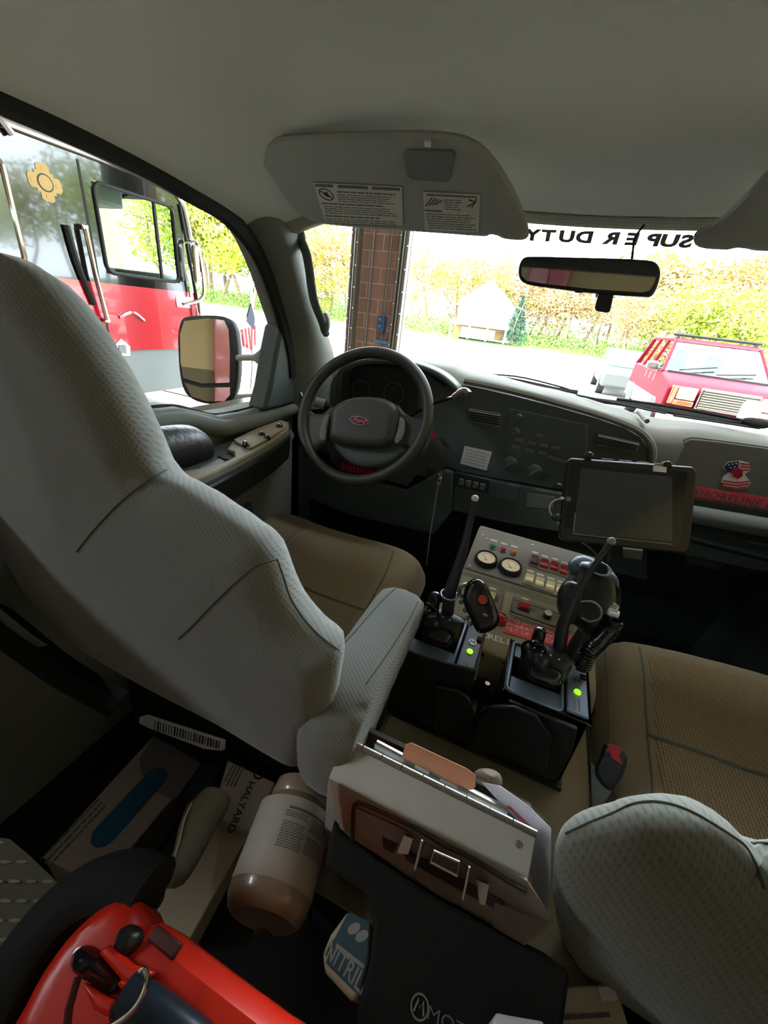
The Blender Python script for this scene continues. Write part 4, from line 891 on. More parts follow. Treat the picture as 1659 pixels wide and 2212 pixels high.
# switches under the center
sw = dpl([(986, 1018), (1060, 1033), (1056, 1060), (982, 1046)], .018, .020, 'switch_bank', 'recess')
for k in range(4):
    X = 1000+k*15; p = DP.to2(DP.hit(X, 1036+k*3.4)); MB().prism(DP, rrect(p[0], p[1], .016, .020, .003), .020, .027).build('rocker_switch', 'dash_mid', sw, bev=.002)
dpl([(1065, 1036), (1122, 1046), (1118, 1078), (1060, 1068)], .018, .022, 'blank_cover', 'dash_dark', bev=.002); dpl([(1140, 1060), (1200, 1068), (1196, 1095), (1138, 1090)], .018, .021, 'ashtray_door', 'dash_mid', bev=.002)
mb = MB()
for k in range(4): mb.prism(DP, DP.px([(925, 1004+k*4), (942, 1007+k*4), (942, 1009+k*4), (925, 1006+k*4)]), .022, .025)
mb.build('speaker_slot', 'recess', DA)
# white instruction card
NP = PL((-.157, 1.178, -.36), (0.12, -1, .0)); c4 = NP.px([(1004, 963), (1063, 976), (1051, 1017), (994, 1001)])
t = tag(MB().prism(NP, c4, 0, .001).build('instruction_card', 'white_paper'), 'small white typed card stuck on the dark center dash panel', 'card')
P = [Vector(a) for a in c4]; mb = MB(); rv = random.Random(9)
for k in range(5):
    f = .16+k*.16; a = P[0].lerp(P[3], f); b = P[1].lerp(P[2], f); s_ = .08+.02*(k % 3)
    while s_ < .86:
        w = rv.uniform(.03, .12); p, q2 = a.lerp(b, s_), a.lerp(b, min(.9, s_+w)); d = (P[3]-P[0])*.028; mb.prism(NP, [p, q2, q2+d, p+d][::1] and [(p.x, p.y), (q2.x, q2.y), ((q2+d).x, (q2+d).y), ((p+d).x, (p+d).y)], .001, .0013); s_ += w+.03
mb.build('printed_text', 'ink_grey', t)
# passenger side
GP = YP(1.245)
gb = MB().prism(GP, GP.px([(1462, 1020), (1452, 985), (1462, 962), (1490, 946), (1540, 950), (1659, 966), (1800, 985), (1800, 1130), (1659, 1105), (1490, 1078), (1470, 1060)]), -.002, .006).build('glove_panel', 'door_beige' if False else 'dash_grey', DA, bev=.004)
mm = MB(); mm.tube(crv([GP.off(.003).hit(x, y) for x, y in ((1464, 1030), (1452, 985), (1462, 962), (1490, 946), (1540, 950), (1659, 966), (1800, 985))], 5), .0016, 6); mm.build('panel_seam', 'seam', DA)
mm = MB(); mm.tube([GP.off(.008).hit(x, y) for x, y in ((1430, 1098), (1500, 1112), (1580, 1126), (1659, 1140), (1850, 1170))], [(.026, .020)]*5, 12, flat=(0, 0, 1)); mm.build('passenger_ledge', 'dash_mid', DA)
MB().prism(GP, GP.px([(1440, 1130), (1659, 1172), (1850, 1205), (1850, 1270), (1659, 1235), (1440, 1190)]), -.005, .012).build('glovebox_door', 'dash_dark', DA, bev=.006)
MB().prism(GP, GP.px([(1480, 1195), (1560, 1212), (1555, 1228), (1478, 1210)]), .012, .018).build('glovebox_latch', 'recess', DA, bev=.004)
MB().prism(GP, GP.px([(1140, 1110), (1400, 1150), (1400, 1260), (1140, 1200)]), -.06, -.02).build('lower_panel', 'deep_dark', DA)
# pad slots by the glass
for a, b in (((1245, 853), (1440, 893)), ((1455, 897), (1640, 925))):
    d = 'Z'; p, q2 = at(a[0], a[1], 'Z', -.160), at(b[0], b[1], 'Z', -.164); MB().tube([p, q2], [(.004, .003)]*2, 6).build('defrost_slot', 'recess', DA)
p = at(1388, 897, 'Z', -.172); MB().tube([at(1380, 890, 'Z', -.168), at(1398, 910, 'Z', -.172)], .006, 8).build('pad_clip', 'dash_grey', DA)
# red strip sticker and badge on the glove panel
GL = GP.off(.007)
t = tag(MB().prism(GL, GL.px([(1500, 1050), (1659, 1075), (1740, 1088), (1738, 1122), (1659, 1100), (1500, 1072)]), 0, .0008).build('name_strip', 'red_sticker'), 'red strip sticker reading SHORELINE FIRE on the glove panel', 'sticker')
a, b = GL.hit(1510, 1063), GL.hit(1700, 1098); u = (b-a).normalized(); v = (Vector((0, 0, 1))-u*u.z).normalized()
text('SHORELINE FIRE RESCUE', a+Vector((-.012, -.001, -.002)), u, v, .026, 'ink_grey', t, 'lettering', depth=.0002, align='LEFT', sx=1.12, bold=.008)
bd = thing('badge_sticker', 'red, white and blue flag patterned badge sticker above the red strip', 'sticker', tuple(GL.hit(1590, 1055)))
def bp(c, m_, nm, d): return MB().prism(GL, GL.px(c), d, d+.0006).build(nm, m_, bd)
bp([(1572, 998), (1598, 995), (1618, 1000), (1620, 1018), (1608, 1024), (1622, 1042), (1615, 1054), (1590, 1057), (1566, 1052), (1557, 1040), (1563, 1028), (1572, 1022), (1562, 1010)], 'white', 'badge_ground', 0)
bp([(1564, 1008), (1573, 999), (1596, 996), (1594, 1014), (1580, 1021), (1570, 1020)], 'navy', 'badge_corner', .0006)
for k in range(3): bp([(1598, 999+k*7), (1619, 1002+k*6), (1619, 1005+k*6), (1598, 1002+k*7)], 'red', 'badge_stripe', .0006)
for k in range(3): bp([(1560-(k == 1)*1, 1036+k*6.5), (1590, 1041+k*6), (1619, 1038+k*6), (1619, 1041+k*6), (1590, 1044+k*6), (1561, 1039+k*6.5)], 'red', 'badge_stripe', .0006)
bp([(1583, 1012), (1595, 1010), (1604, 1016), (1604, 1028), (1594, 1034), (1584, 1030), (1579, 1020)], 'red_lens', 'badge_centre', .0012)
for X, Y in ((1574, 1004), (1582, 1002), (1590, 1001), (1578, 1010), (1587, 1008)):
    p = GL.to2(GL.hit(X, Y)); MB().prism(GL, ell(p[0], p[1], .0016, .0016, 8), .0012, .0018).build('badge_star', 'white', bd)
# wipers outside the glass
def wiper(pts, label, loc):
    t = thing('windshield_wiper', label, 'wiper', loc, 'windshield wipers'); P = [(lambda h: h+ray(x, y).normalized()*.018)(wsline(x, y)) for x, y in pts]
    MB().tube(crv(P, 4), [(.010, .005)]*(len(P)*4-3), 6).build('blade', 'rubber', t); return t, P
t, P = wiper([(1010, 812), (1060, 815), (1110, 822), (1160, 832), (1205, 842), (1248, 848)], 'black wiper blade resting low on the middle of the windshield', tuple(wsline(1130, 830))); MB().tube(crv([P[0]+Vector((0, .01, .006)), P[2]+Vector((0, 0, .014)), P[4]+Vector((0, .01, .010)), P[5]], 4), .0028, 6).build('arm', 'rubber', t)
t, P = wiper([(1265, 862), (1330, 870), (1400, 880), (1480, 895), (1560, 908), (1632, 914)], 'black wiper blade in front of the red vehicle', tuple(wsline(1450, 890))); MB().tube(crv([P[1]+Vector((0, .01, .01)), P[3]+Vector((0, .02, .012)), P[5]], 4), .005, 6).build('arm', 'rubber', t); MB().puff(PL(P[5], (0, -1, 1)), ell(0, 0, .035, .014, 14), .010, .010, res=.006).build('arm_cap', 'rubber', t)
# ---------------------------------------------------------------- steering wheel
SWc = Vector((-.444, .987, -.256)); tl = math.radians(30)
SP_ = PL(SWc, (0, -math.cos(tl), math.sin(tl)), (0, math.sin(tl), math.cos(tl)))
SW = thing('steering_wheel', 'black steering wheel with oval badge on the hub', 'steering wheel', tuple(SWc-Vector((0, 0, .19))))
mm = MB(); mm.tube([SP_.to3(.179*math.cos(a), .179*math.sin(a), 0) for a in [k*PI/48 for k in range(96)]], .0155, 14, closed=True); rim = mm.build('rim', 'wheel_skin', SW)
B1 = SP_.off(-.012)
for c in ([(650, 845), (660, 868), (668, 884), (682, 894), (700, 894), (722, 882), (722, 955), (705, 960), (688, 972), (676, 995), (662, 990), (648, 930), (646, 880)], [(855, 876), (880, 896), (905, 906), (920, 896), (930, 880), (936, 900), (930, 950), (915, 985), (896, 985), (880, 968), (850, 960)]):
    MB().puff(B1, B1.px(c), .012, .012, res=.008, back=.008).build('spoke', 'wheel_skin', SW)
LP = SP_.off(-.018); MB().puff(LP, LP.px([(712, 945), (735, 980), (765, 1003), (800, 1010), (840, 1004), (870, 985), (882, 962), (850, 940), (780, 935)]), .014, .02, res=.009).build('column_cover', 'dash_dark', SW)
HB = SP_.off(.008); hub = MB().puff(HB, HB.px([(718, 888), (735, 872), (765, 861), (800, 859), (835, 864), (859, 880), (862, 905), (853, 950), (838, 966), (810, 970), (760, 966), (726, 958), (714, 948), (715, 915)]), .020, .022, res=.007, back=.01).build('hub_pad', 'wheel_skin', SW)
UP = SP_.off(.012)
for nm, c in (('cruise_button', [(712, 897), (700, 905), (692, 928), (692, 948), (703, 951), (707, 925)]), ('cruise_button', [(864, 902), (873, 908), (874, 926), (868, 948), (858, 958), (852, 952), (860, 925)])):
    o = MB().puff(UP, UP.px(c), .004, .003, res=.003, back=.01).build(nm, 'dash_mid', SW)
mb = MB()
for X, Y in ((867, 912), (865, 925), (862, 937), (858, 948)): p = UP.to2(UP.hit(X, Y)); mb.prism(UP, rrect(p[0], p[1], .010, .005, .001), .003, .0052)
mb.build('button_mark', 'dash_grey', SW)
LG = HB.off(.0203); cp = LG.to2(LG.hit(776, 909)); a_ = abs(LG.to2(LG.hit(797, 911))[0]-cp[0]); b_ = a_*.42
o = MB().prism(LG, ell(cp[0], cp[1], a_, b_), 0, .0015).build('oval_badge', 'silver_logo', SW); MB().prism(LG, ell(cp[0], cp[1], a_*.92, b_*.85), .0015, .002).build('badge_field', 'ink', o)
text('Ford', LG.to3(cp[0], cp[1], .0021), LG.u, LG.v, b_*1.45, 'red_sticker', o, 'script_lettering', sx=1.15, shear=.35, bold=.02)
# column, stalk and shifter
ax = (SP_.n*-1); MB().cyl(SWc+ax*.03, SWc+ax*.26, .055, .07).build('column_shroud', 'dash_dark', SW)
t = thing('turn_signal_stalk', 'black turn signal stalk left of the hub', 'stalk', tuple(at(722, 882, 'Y', 1.03)))
MB().tube([at(724, 884, 'Y', 1.03), at(712, 880, 'Y', 1.02), at(700, 874, 'Y', 1.01)], [.008, .010, .012], 12).build('lever', 'black_plastic', t); MB().tube([at(701, 874, 'Y', 1.01), at(681, 867, 'Y', 1.0)], [(.015), (.013)], 12).build('end_knob', 'dash_mid', t)
t = thing('gear_lever', 'column gear lever with pale chrome knob right of the wheel', 'gear lever', tuple(at(890, 897, 'Y', 1.05)))
MB().tube([at(885, 899, 'Y', 1.06), at(935, 872, 'Y', 1.03), at(982, 857, 'Y', 1.0)], .0042, 8).build('rod', 'black_gloss', t); MB().tube(crv([at(980, 857, 'Y', 1.0), at(992, 849, 'Y', .995), at(1004, 845, 'Y', .99), at(1012, 852, 'Y', .985)], 4), [.007]*4+[.009]*5+[.009]*4, 10).build('knob', 'steel', t)
q = DP.off(.022); t = tag(MB().prism(q, q.px([(727, 992), (812, 1012), (816, 1034), (732, 1016)]), 0, .002).build('warning_plate', 'red_label'), 'dark red notice plate below the steering column', 'plate')
mb = MB(); qq = q.off(.0021)
for k in range(9): X = 738+k*8; mb.prism(qq, qq.px([(X, 1000+k*1.9), (X+5, 1001.4+k*1.9), (X+6, 1016+k*1.9), (X+1, 1015+k*1.9)]), 0, .0005)
mb.build('printed_text', 'red', t)
tag(MB().tube([at(932, 935, 'Y', 1.16), at(938, 945, 'Y', 1.16)], .008, 8).build('red_pull_switch', 'red'), 'small red pull knob right of the steering wheel', 'knob')
# hanging ball chain with hook
t = thing('hanging_cord', 'thin beaded cord with a metal clip hanging below the dash', 'cord', tuple(at(950, 1020, 'Y', 1.0)))
MB().tube([at(947, 1046, 'Y', 1.02), at(938, 1100, 'Y', 1.0), at(929, 1155, 'Y', .98), at(921, 1222, 'Y', .96)], .0016, 6).build('strand', 'steel', t); MB().tube(crv([at(952, 1016, 'Y', 1.03), at(947, 1022, 'Y', 1.03), at(950, 1032, 'Y', 1.02), at(944, 1040, 'Y', 1.02), at(950, 1046, 'Y', 1.02), at(952, 1034, 'Y', 1.02)], 4, True), .002, 6, closed=True).build('clip', 'chrome', t)
# ================================================================ seats
FP0 = (-.3, .25, -.2)
def seatbase(t, x0, x1, y0, y1):
    MB().box((x0, y0, -.88), (x1, y1, -.72)).build('seat_base', 'black_matte', t, bev=.02)
    MB().box((x0+.03, y0+.02, -.95), (x0+.09, y1, -.88)).box((x1-.09, y0+.02, -.95), (x1-.03, y1, -.88)).build('seat_rail', 'track_steel', t)
DS = thing('driver_seat', 'driver seat with grey cloth back and tan cushion', 'seat', (-.42, .5, -.95))
C1 = ZP(-.615)
cu = MB().puff(C1, ZP(-.585).px([(548, 1150), (562, 1128), (595, 1115), (640, 1118), (730, 1150), (850, 1183), (900, 1206), (922, 1236), (912, 1262), (870, 1330), (760, 1440), (600, 1450), (480, 1350), (500, 1200)]), .058, .05, back=.075, res=.011).build('cushion', 'seat_tan', DS)
ci = MB().puff(ZP(-.600), ZP(-.56).px([(668, 1135), (740, 1155), (848, 1190), (830, 1240), (805, 1290), (770, 1360), (700, 1400), (560, 1330), (600, 1200), (625, 1160)]), .046, .03, back=.02, res=.012).build('cushion_insert', 'seat_tan', DS)
seam(DS, [cu, ci], [(665, 1133), (640, 1150), (615, 1178), (600, 1205)]); seam(DS, [cu, ci], [(850, 1190), (832, 1240), (805, 1290), (778, 1340), (755, 1390)], .002)
seam(DS, [cu, ci], [(626, 1255), (680, 1280), (740, 1302), (786, 1318)], .003)
seatbase(DS, -.64, -.19, .35, .80)
BN = Vector((0, -.998, -.06)).normalized()
BP = PL((-.3, .268, -.2), BN)
ol = [(0, 541), (55, 550), (110, 576), (160, 620), (205, 680), (250, 755), (300, 852), (338, 940), (366, 1012), (420, 1040), (480, 1080), (545, 1125), (592, 1165), (614, 1208), (630, 1262), (655, 1315), (695, 1362), (738, 1400), (730, 1470), (715, 1540), (690, 1600), (650, 1650)]
bk = MB().puff(BP, [((lambda q: (q.x+.3, q.z+.2))(at(x, y, 'Y', .283))) for x, y in ol] + [(x+.3, z+.2) for x, z in ((-.30, -.548), (-.45, -.552), (-.60, -.535), (-.67, -.47), (-.69, -.36), (-.685, -.26), (-.655, -.19), (-.60, -.150), (-.580, -.09), (-.572, -.03), (-.55, -.002), (-.50, .010))], .026, .035, back=.045, dome=.5, res=.0115).build('backrest', 'seat_grey', DS)
TB = bvh_of([bk])
seam(DS, bk, [(360, 1015), (310, 1045), (265, 1080), (225, 1120), (190, 1160), (165, 1192)], .0010, name='stitch_line'); seam(DS, bk, [(598, 1208), (550, 1225), (505, 1262), (455, 1310), (415, 1352), (385, 1380)], .0010, name='stitch_line')
seam(DS, bk, [(598, 1206), (612, 1245), (628, 1292), (655, 1335), (690, 1372), (732, 1404)], .0012, name='stitch_line')
# lower steel and trim under the backrest
MB().tube(crv([at(-20, 1330, 'Y', .22), at(60, 1395, 'Y', .22), at(150, 1460, 'Y', .24), at(260, 1520, 'Y', .26)], 4), [(.020, .03)]*13, 8).build('frame_cover', 'black_matte', DS)
# inner armrest, folded down
AR = Matrix.Rotation(math.radians(4), 3, 'X')
ap = XP(-.125); arm = [(.252, -.53), (.246, -.47), (.250, -.43), (.272, -.402), (.33, -.390), (.42, -.389), (.49, -.392), (.520, -.403), (.532, -.428), (.526, -.458), (.48, -.476), (.40, -.492), (.33, -.520), (.29, -.550), (.265, -.552)]
ao = MB().puff(XP(-.128), arm,   .036, .014, back=.036, res=.0075).build('armrest', 'seat_grey', DS)
seam(DS, ao, [(704, 1440), (735, 1400), (770, 1362), (815, 1310), (850, 1275), (872, 1262)], .0012, name='stitch_line')
seam(DS, ao, [(790, 1478), (835, 1415), (880, 1345), (903, 1300)], .0010, name='stitch_line')

PS = thing('passenger_seat', 'passenger seat with ribbed tan cushion and reclined grey cloth back', 'seat', (.46, .5, -.95))
pc = MB().puff(ZP(-.625), ZP(-.585).px([(1285, 1440), (1300, 1392), (1330, 1376), (1400, 1386), (1520, 1414), (1659, 1452), (1830, 1500), (1980, 1580), (2000, 1750), (1850, 1950), (1600, 1980), (1330, 1900), (1300, 1760), (1288, 1600)]), .055, .045, back=.07, res=.012).build('cushion', 'seat_tan', PS)
pi_ = MB().puff(ZP(-.610), ZP(-.56).px([(1382, 1392), (1450, 1402), (1560, 1428), (1659, 1456), (1800, 1500), (1880, 1600), (1860, 1800), (1659, 1900), (1412, 1850), (1408, 1700), (1396, 1600), (1392, 1500), (1386, 1430)]), .044, .028, back=.02, res=.012).build('cushion_insert', 'seat_tan_rib', PS)
seam(PS, [pc, pi_], [(1380, 1390), (1390, 1450), (1394, 1520), (1400, 1600), (1410, 1700), (1412, 1790)], .0022); seam(PS, [pc, pi_], [(1402, 1588), (1450, 1604), (1520, 1628), (1590, 1655), (1659, 1676), (1750, 1700)], .0035)
seam(PS, [pc], [(1306, 1400), (1312, 1480), (1316, 1560), (1320, 1640), (1330, 1720)], .0012)
seatbase(PS, .27, .66, .35, .78)
QN = Vector((-.06, -1, -.10)).normalized()
QP = PL((.21, .255, -.33), QN)
po_ = [(1240, 2082), (1205, 2020), (1190, 1940), (1194, 1860), (1200, 1815), (1230, 1780), (1290, 1752), (1350, 1728), (1410, 1718), (1470, 1720), (1530, 1738), (1580, 1768), (1612, 1800), (1636, 1812)]
pb = MB().puff(QP, [((lambda q: (q.x-.21, q.z+.33))(at(x, y, 'Y', .272))) for x, y in po_] + [(x-.21, z+.33) for x, z in ((.245, -.285), (.30, -.262), (.36, -.235), (.50, -.23), (.60, -.27), (.65, -.36), (.65, -.50), (.58, -.60), (.40, -.65), (.26, -.645))], .024, .028, back=.03, dome=.6, res=.0095).build('backrest', 'seat_grey_rib', PS)
seam(PS, pb, [(1222, 1800), (1270, 1778), (1320, 1758), (1365, 1737), (1410, 1731), (1455, 1738), (1500, 1756), (1545, 1782), (1585, 1808), (1612, 1830), (1635, 1875), (1650, 1920)], .0011, name='stitch_line')
seam(PS, pb, [(1624, 1822), (1650, 1821), (1680, 1824)], .0011, name='stitch_line')
MB().puff(PL((.47, .20, -.12), (0, -1, -.1)), rrect(0, 0, .22, .26, .08), .035, .05, back=.05, res=.014).build('headrest', 'seat_grey', PS)

# seat belt buckle between console and passenger seat
bt = thing('belt_buckle', 'black seat belt buckle with red release button by the passenger seat', 'buckle', tuple(at(1300, 1740, 'Z', -.66)))
bq = PL((.235, .46, -.54), (-.35, -.75, .55)); MB().puff(bq, bq.px([(1309, 1604), (1345, 1622), (1354, 1652), (1322, 1708), (1285, 1672), (1296, 1630)]), .009, .006, res=.004, back=.012).build('housing', 'black_plastic', bt)
q = bq.off(.0085); MB().prism(q, q.px([(1311, 1606), (1340, 1614), (1343, 1626), (1337, 1632), (1346, 1652), (1322, 1638)]), 0, .003).build('release_button', 'red', bt, bev=.001)
MB().prism(bq, bq.px([(1276, 1645), (1290, 1668), (1322, 1708), (1300, 1745), (1278, 1762)]), -.008, .002).build('sleeve', 'trim_grey', bt, bev=.002)

# ================================================================ center console
CO = thing('center_console', 'taupe metal equipment console between the front seats', 'console', (.06, .5, -.95))
MB().prof([(.205, -.95), (.80, -.95), (.80, -.626), (.205, -.626)], -.10, .221).build('console_body', 'black_matte', CO); MB().prof([(.20, -.626), (.80, -.626), (.80, -.62), (.20, -.62)], -.104, .225).build('console_top', 'console_metal', CO, bev=.001)
MB().tube([(.225, .20, -.619), (.225, .79, -.619)], .0025, 6).build('edge_rim', 'steel', CO); MB().tube([(-.104, .20, -.619), (-.104, .60, -.619)], .0025, 6).build('edge_rim', 'steel', CO)
MB().prof([(.98, -.93), (.98, -.475), (.945, -.467), (.785, -.500), (.780, -.515), (.600, -.540), (.572, -.575), (.572, -.95)], -.070, .215).build('control_box', 'panel_beige', CO, bev=.003)
pn = Vector((0, -.033, .16)).normalized(); pn = Vector((1, 0, 0)).cross(Vector((0, .16, .033))).normalized()
if pn.z < 0: pn = -pn
P1 = PL((0, .785, -.4995), pn, (0, 1, 0))
CPN = thing('gauge_panel', 'taupe panel with two round gauges, indicator lamps and rocker switches', 'control panel', (.06, .86, -.49))
c = P1.px([(1042, 1146), (1240, 1196), (1400, 1250), (1330, 1345), (1215, 1305), (1002, 1228)])
v = [P1.to2(Vector(p)) for p in ((-.067, .788, -.499), (.212, .788, -.499), (.212, .948, -.466), (-.067, .948, -.466))]
MB().prism(P1, v, .0, .006).build('face_plate', 'panel_taupe', CPN, bev=.0015)
Q = P1.off(.0062)
def on(X, Y, pl=None): pl = pl or Q; return pl.to2(pl.hit(X, Y))
for X, Y in ((1042, 1156), (1053, 1164), (1014, 1222), (1150, 1178)): p = on(X, Y); MB().prism(Q, ell(p[0], p[1], .0025, .0025, 10), 0, .0015).build('screw', 'steel', CPN)
for X, Y, m_ in ((1064, 1181, 'green_lens'), (1086, 1188, 'red_lens'), (1108, 1194, 'amber_lens')):
    c = Q.hit(X, Y+2); lm = thing('x', None, None, c) if False else None
    b = MB().lathe(c, Q.n, [(0, .0085), (.003, .0085), (.004, .007)], 18).build('lamp_bezel', 'chrome', CPN); MB().lathe(c+Q.n*.003, Q.n, [(0, .0068), (.004, .0064), (.007, .004), (.008, .001)], 18).build('lamp_lens', m_, b)
    p = on(X+3, Y-13); MB().prism(Q, rrect(p[0], p[1], .016, .006, .001), 0, .0008).build('label_tape', 'label_pad', CPN)
for X, Y in ((1049, 1212), (1101, 1229)):
    c = Q.hit(X, Y); g_ = MB().lathe(c, Q.n, [(0, .0265), (.008, .0265), (.013, .024), (.014, .0215), (.010, .0200)], 32).build('gauge_bezel', 'black_plastic', CPN)
    MB().lathe(c+Q.n*.0101, Q.n, [(0, .0200), (.0008, .0198)], 32).build('gauge_face', 'gauge_face', g_)
    mb = MB(); R_ = .015
    mb.tube([c+Q.n*.0112+Q.u*R_*math.cos(a)+Q.v*R_*math.sin(a) for a in [PI*.15+k*PI*.7/10 for k in range(11)]], .0005, 4); mb.tube([c+Q.n*.0112-Q.v*.004, c+Q.n*.0112-Q.u*.009+Q.v*.008], .0005, 4); mb.tube([c+Q.n*.0112-Q.v*.007-Q.u*.004, c+Q.n*.0112-Q.v*.007+Q.u*.004], .0009, 4); mb.build('gauge_marking', 'copper', g_)
def rocker(X, Y, pl, face, parent=CPN, w=.017, h=.024, fr='panel_beige'):
    p = on(X, Y, pl); f = MB().prism(pl, rrect(p[0], p[1], w+.006, h+.007, .002), 0, .003).build('switch_frame', fr, parent, bev=.001)
    mb = MB(); a = pl.to3(p[0], p[1], .003); U_, V_, N_ = pl.u, pl.v, pl.n
    pr = [(-h/2, .0), (-h/2, .006), (0, .003), (h/2, .008), (h/2, .0)]
    L0 = [mb.bm.verts.new(a-U_*w/2+V_*y+N_*z) for y, z in pr]; L1 = [mb.bm.verts.new(a+U_*w/2+V_*y+N_*z) for y, z in pr]
    for i in range(5): mb.bm.faces.new((L0[i], L0[(i+1) % 5], L1[(i+1) % 5], L1[i]))
    mb.bm.faces.new(L0); mb.bm.faces.new(L1[::-1]); mb.build('rocker', face, f)
    p = on(X+3, Y-20, pl); MB().prism(pl, rrect(p[0], p[1], .015, .006, .001), 0, .0008).build('label_tape', 'label_pad', parent)
rocker(1153, 1214, Q, 'switch_dark', fr='panel_taupe')
for X, Y in ((1174, 1222), (1196, 1228), (1217, 1236)): rocker(X, Y, Q, 'switch_red')
for X, Y in ((1142, 1254), (1164, 1262), (1187, 1270), (1209, 1278)): rocker(X, Y, Q, 'cream')
# lower deck: siren box, plates, stickers
n2 = Vector((1, 0, 0)).cross(Vector((0, .18, .025))).normalized(); n2 = n2 if n2.z > 0 else -n2
P2 = PL((0, .69, -.5273), n2, (0, 1, 0)); Q2 = P2.off(.0008)
SB = thing('wiper_delay_box', 'framed control box with red rocker and black dial on the lower console', 'control box', tuple(Q2.hit(1160, 1325)))
fr = [(1107, 1293), (1240, 1337), (1232, 1372), (1100, 1325)]
MB().prism(Q2, Q2.px(fr), 0, .010).build('housing', 'panel_taupe', SB, bev=.0015); R = Q2.off(.0102)
MB().tube([R.hit(x, y) for x, y in [(1108, 1294), (1240, 1338), (1231, 1372), (1100, 1325)]], .0018, 6, closed=True).build('chrome_frame', 'steel', SB); MB().tube([Q2.off(.006).hit(1101, 1330), Q2.off(.006).hit(1205, 1366)], .0018, 6).build('lower_rail', 'panel_beige', SB)
rocker(1131, 1314, R, 'red', SB, .018, .010, 'black_plastic')
c = R.hit(1181, 1333); MB().lathe(c, R.n, [(0, .0085), (.012, .008)], 20).build('dial', 'black_plastic', SB); MB().lathe(c+R.n*.012, R.n, [(0, .0078), (.001, .0072)], 20).build('dial_cap', 'label_pad', SB)
uu = (R.hit(1200, 1330)-R.hit(1150, 1314)).normalized(); vv_ = (R.n.cross(uu)).normalized()
mb = MB(); lines(PL(R.hit(1160, 1312), R.n, vv_), -.010, .012, 0, .007, 1, .0016, mb); lines(PL(R.hit(1160, 1325), R.n, vv_), -.010, .004, 0, .006, 2, .0012, mb); lines(PL(R.hit(1203, 1343), R.n, vv_), -.004, .006, 0, .006, 2, .0012, mb); mb.build('printed_text', 'label_pad', SB)
pt = thing('switch_plate', 'small taupe screw plate with a rocker behind the handheld microphone', 'plate', tuple(Q2.hit(1060, 1290)))
MB().prism(Q2, Q2.px([(1040, 1258), (1088, 1276), (1076, 1330), (1010, 1310), (1015, 1262)]), 0, .003).build('plate', 'panel_taupe', pt, bev=.001); rocker(1062, 1292, Q2.off(.003), 'cream', pt, .012, .016, 'black_plastic'); c = Q2.off(.003).hit(1083, 1275); MB().lathe(c, Q2.n, [(0, .003), (.0015, .002)], 10).build('screw', 'chrome', pt)
t = tag(MB().prism(Q2, Q2.px([(1095, 1337), (1245, 1377), (1225, 1404), (1087, 1366)]), 0, .0008).build('red_label', 'red_sticker'), 'bright red label with pale capitals below the dial box', 'label')
uL = (Q2.hit(1200, 1368)-Q2.hit(1100, 1340)).normalized(); vL = Q2.n.cross(uL).normalized(); mb = MB()
for k, s_ in enumerate(('DO NOT MOVE', 'APPARATUS WITH', 'TILT UP OR CAB')): text(s_, Q2.off(.0009).hit(1155+k*-3, 1354+k*9.5), uL, vL, .0125, None, None, mb=mb, depth=0, sx=1.15)
mb.build('printed_text', 'text_white', t)
t = tag(MB().prism(Q2, Q2.px([(1222, 1308), (1245, 1316), (1244, 1330), (1221, 1322)]), 0, .0008).build('yellow_label', 'yellow'), 'small yellow label right of the dial box', 'label')
# torn white vinyl lettering on the lower lip
n3 = Vector((1, 0, 0)).cross(Vector((0, .05, .035))).normalized(); n3 = n3 if n3.z > 0 else -n3
t = thing('vinyl_lettering', 'peeling white SHORELINE letters along the console lip', 'lettering', tuple(Q2.hit(1090, 1392)))
uL = (Q2.hit(1125, 1395)-Q2.hit(1045, 1372)).normalized(); vL = Q2.n.cross(uL).normalized()
for k, ch in enumerate('SHORELINE'): text(ch, Q2.off(.0009).hit(1024+k*12.2, 1365+k*3.7), uL, vL, .019, 'white', t, 'letter', depth=0, sx=1.05, bold=.03)
c = Q2.hit(1079, 1342); t = tag(MB().lathe(c, Q2.n, [(0, .013), (.006, .013), (.014, .0125), (.018, .008), (.019, .002)], 22).build('red_push_button', 'red_lens'), 'red dome push button beside the handheld microphone', 'button')
t = tag(MB().lathe(at(1069, 1424, 'Z', -.60), (0, -.3, 1), [(0, .010), (.004, .009), (.005, .004)], 18).build('brass_knob', 'gauge_face'), 'small cream round knob behind the black mounts', 'knob')
tag(MB().lathe(at(1255, 1453, 'Z', -.617), (0, 0, 1), [(0, .012), (.005, .012), (.007, .008)], 18).build('metal_knob', 'panel_taupe'), 'round metal knob at the foot of the coiled cord', 'knob')

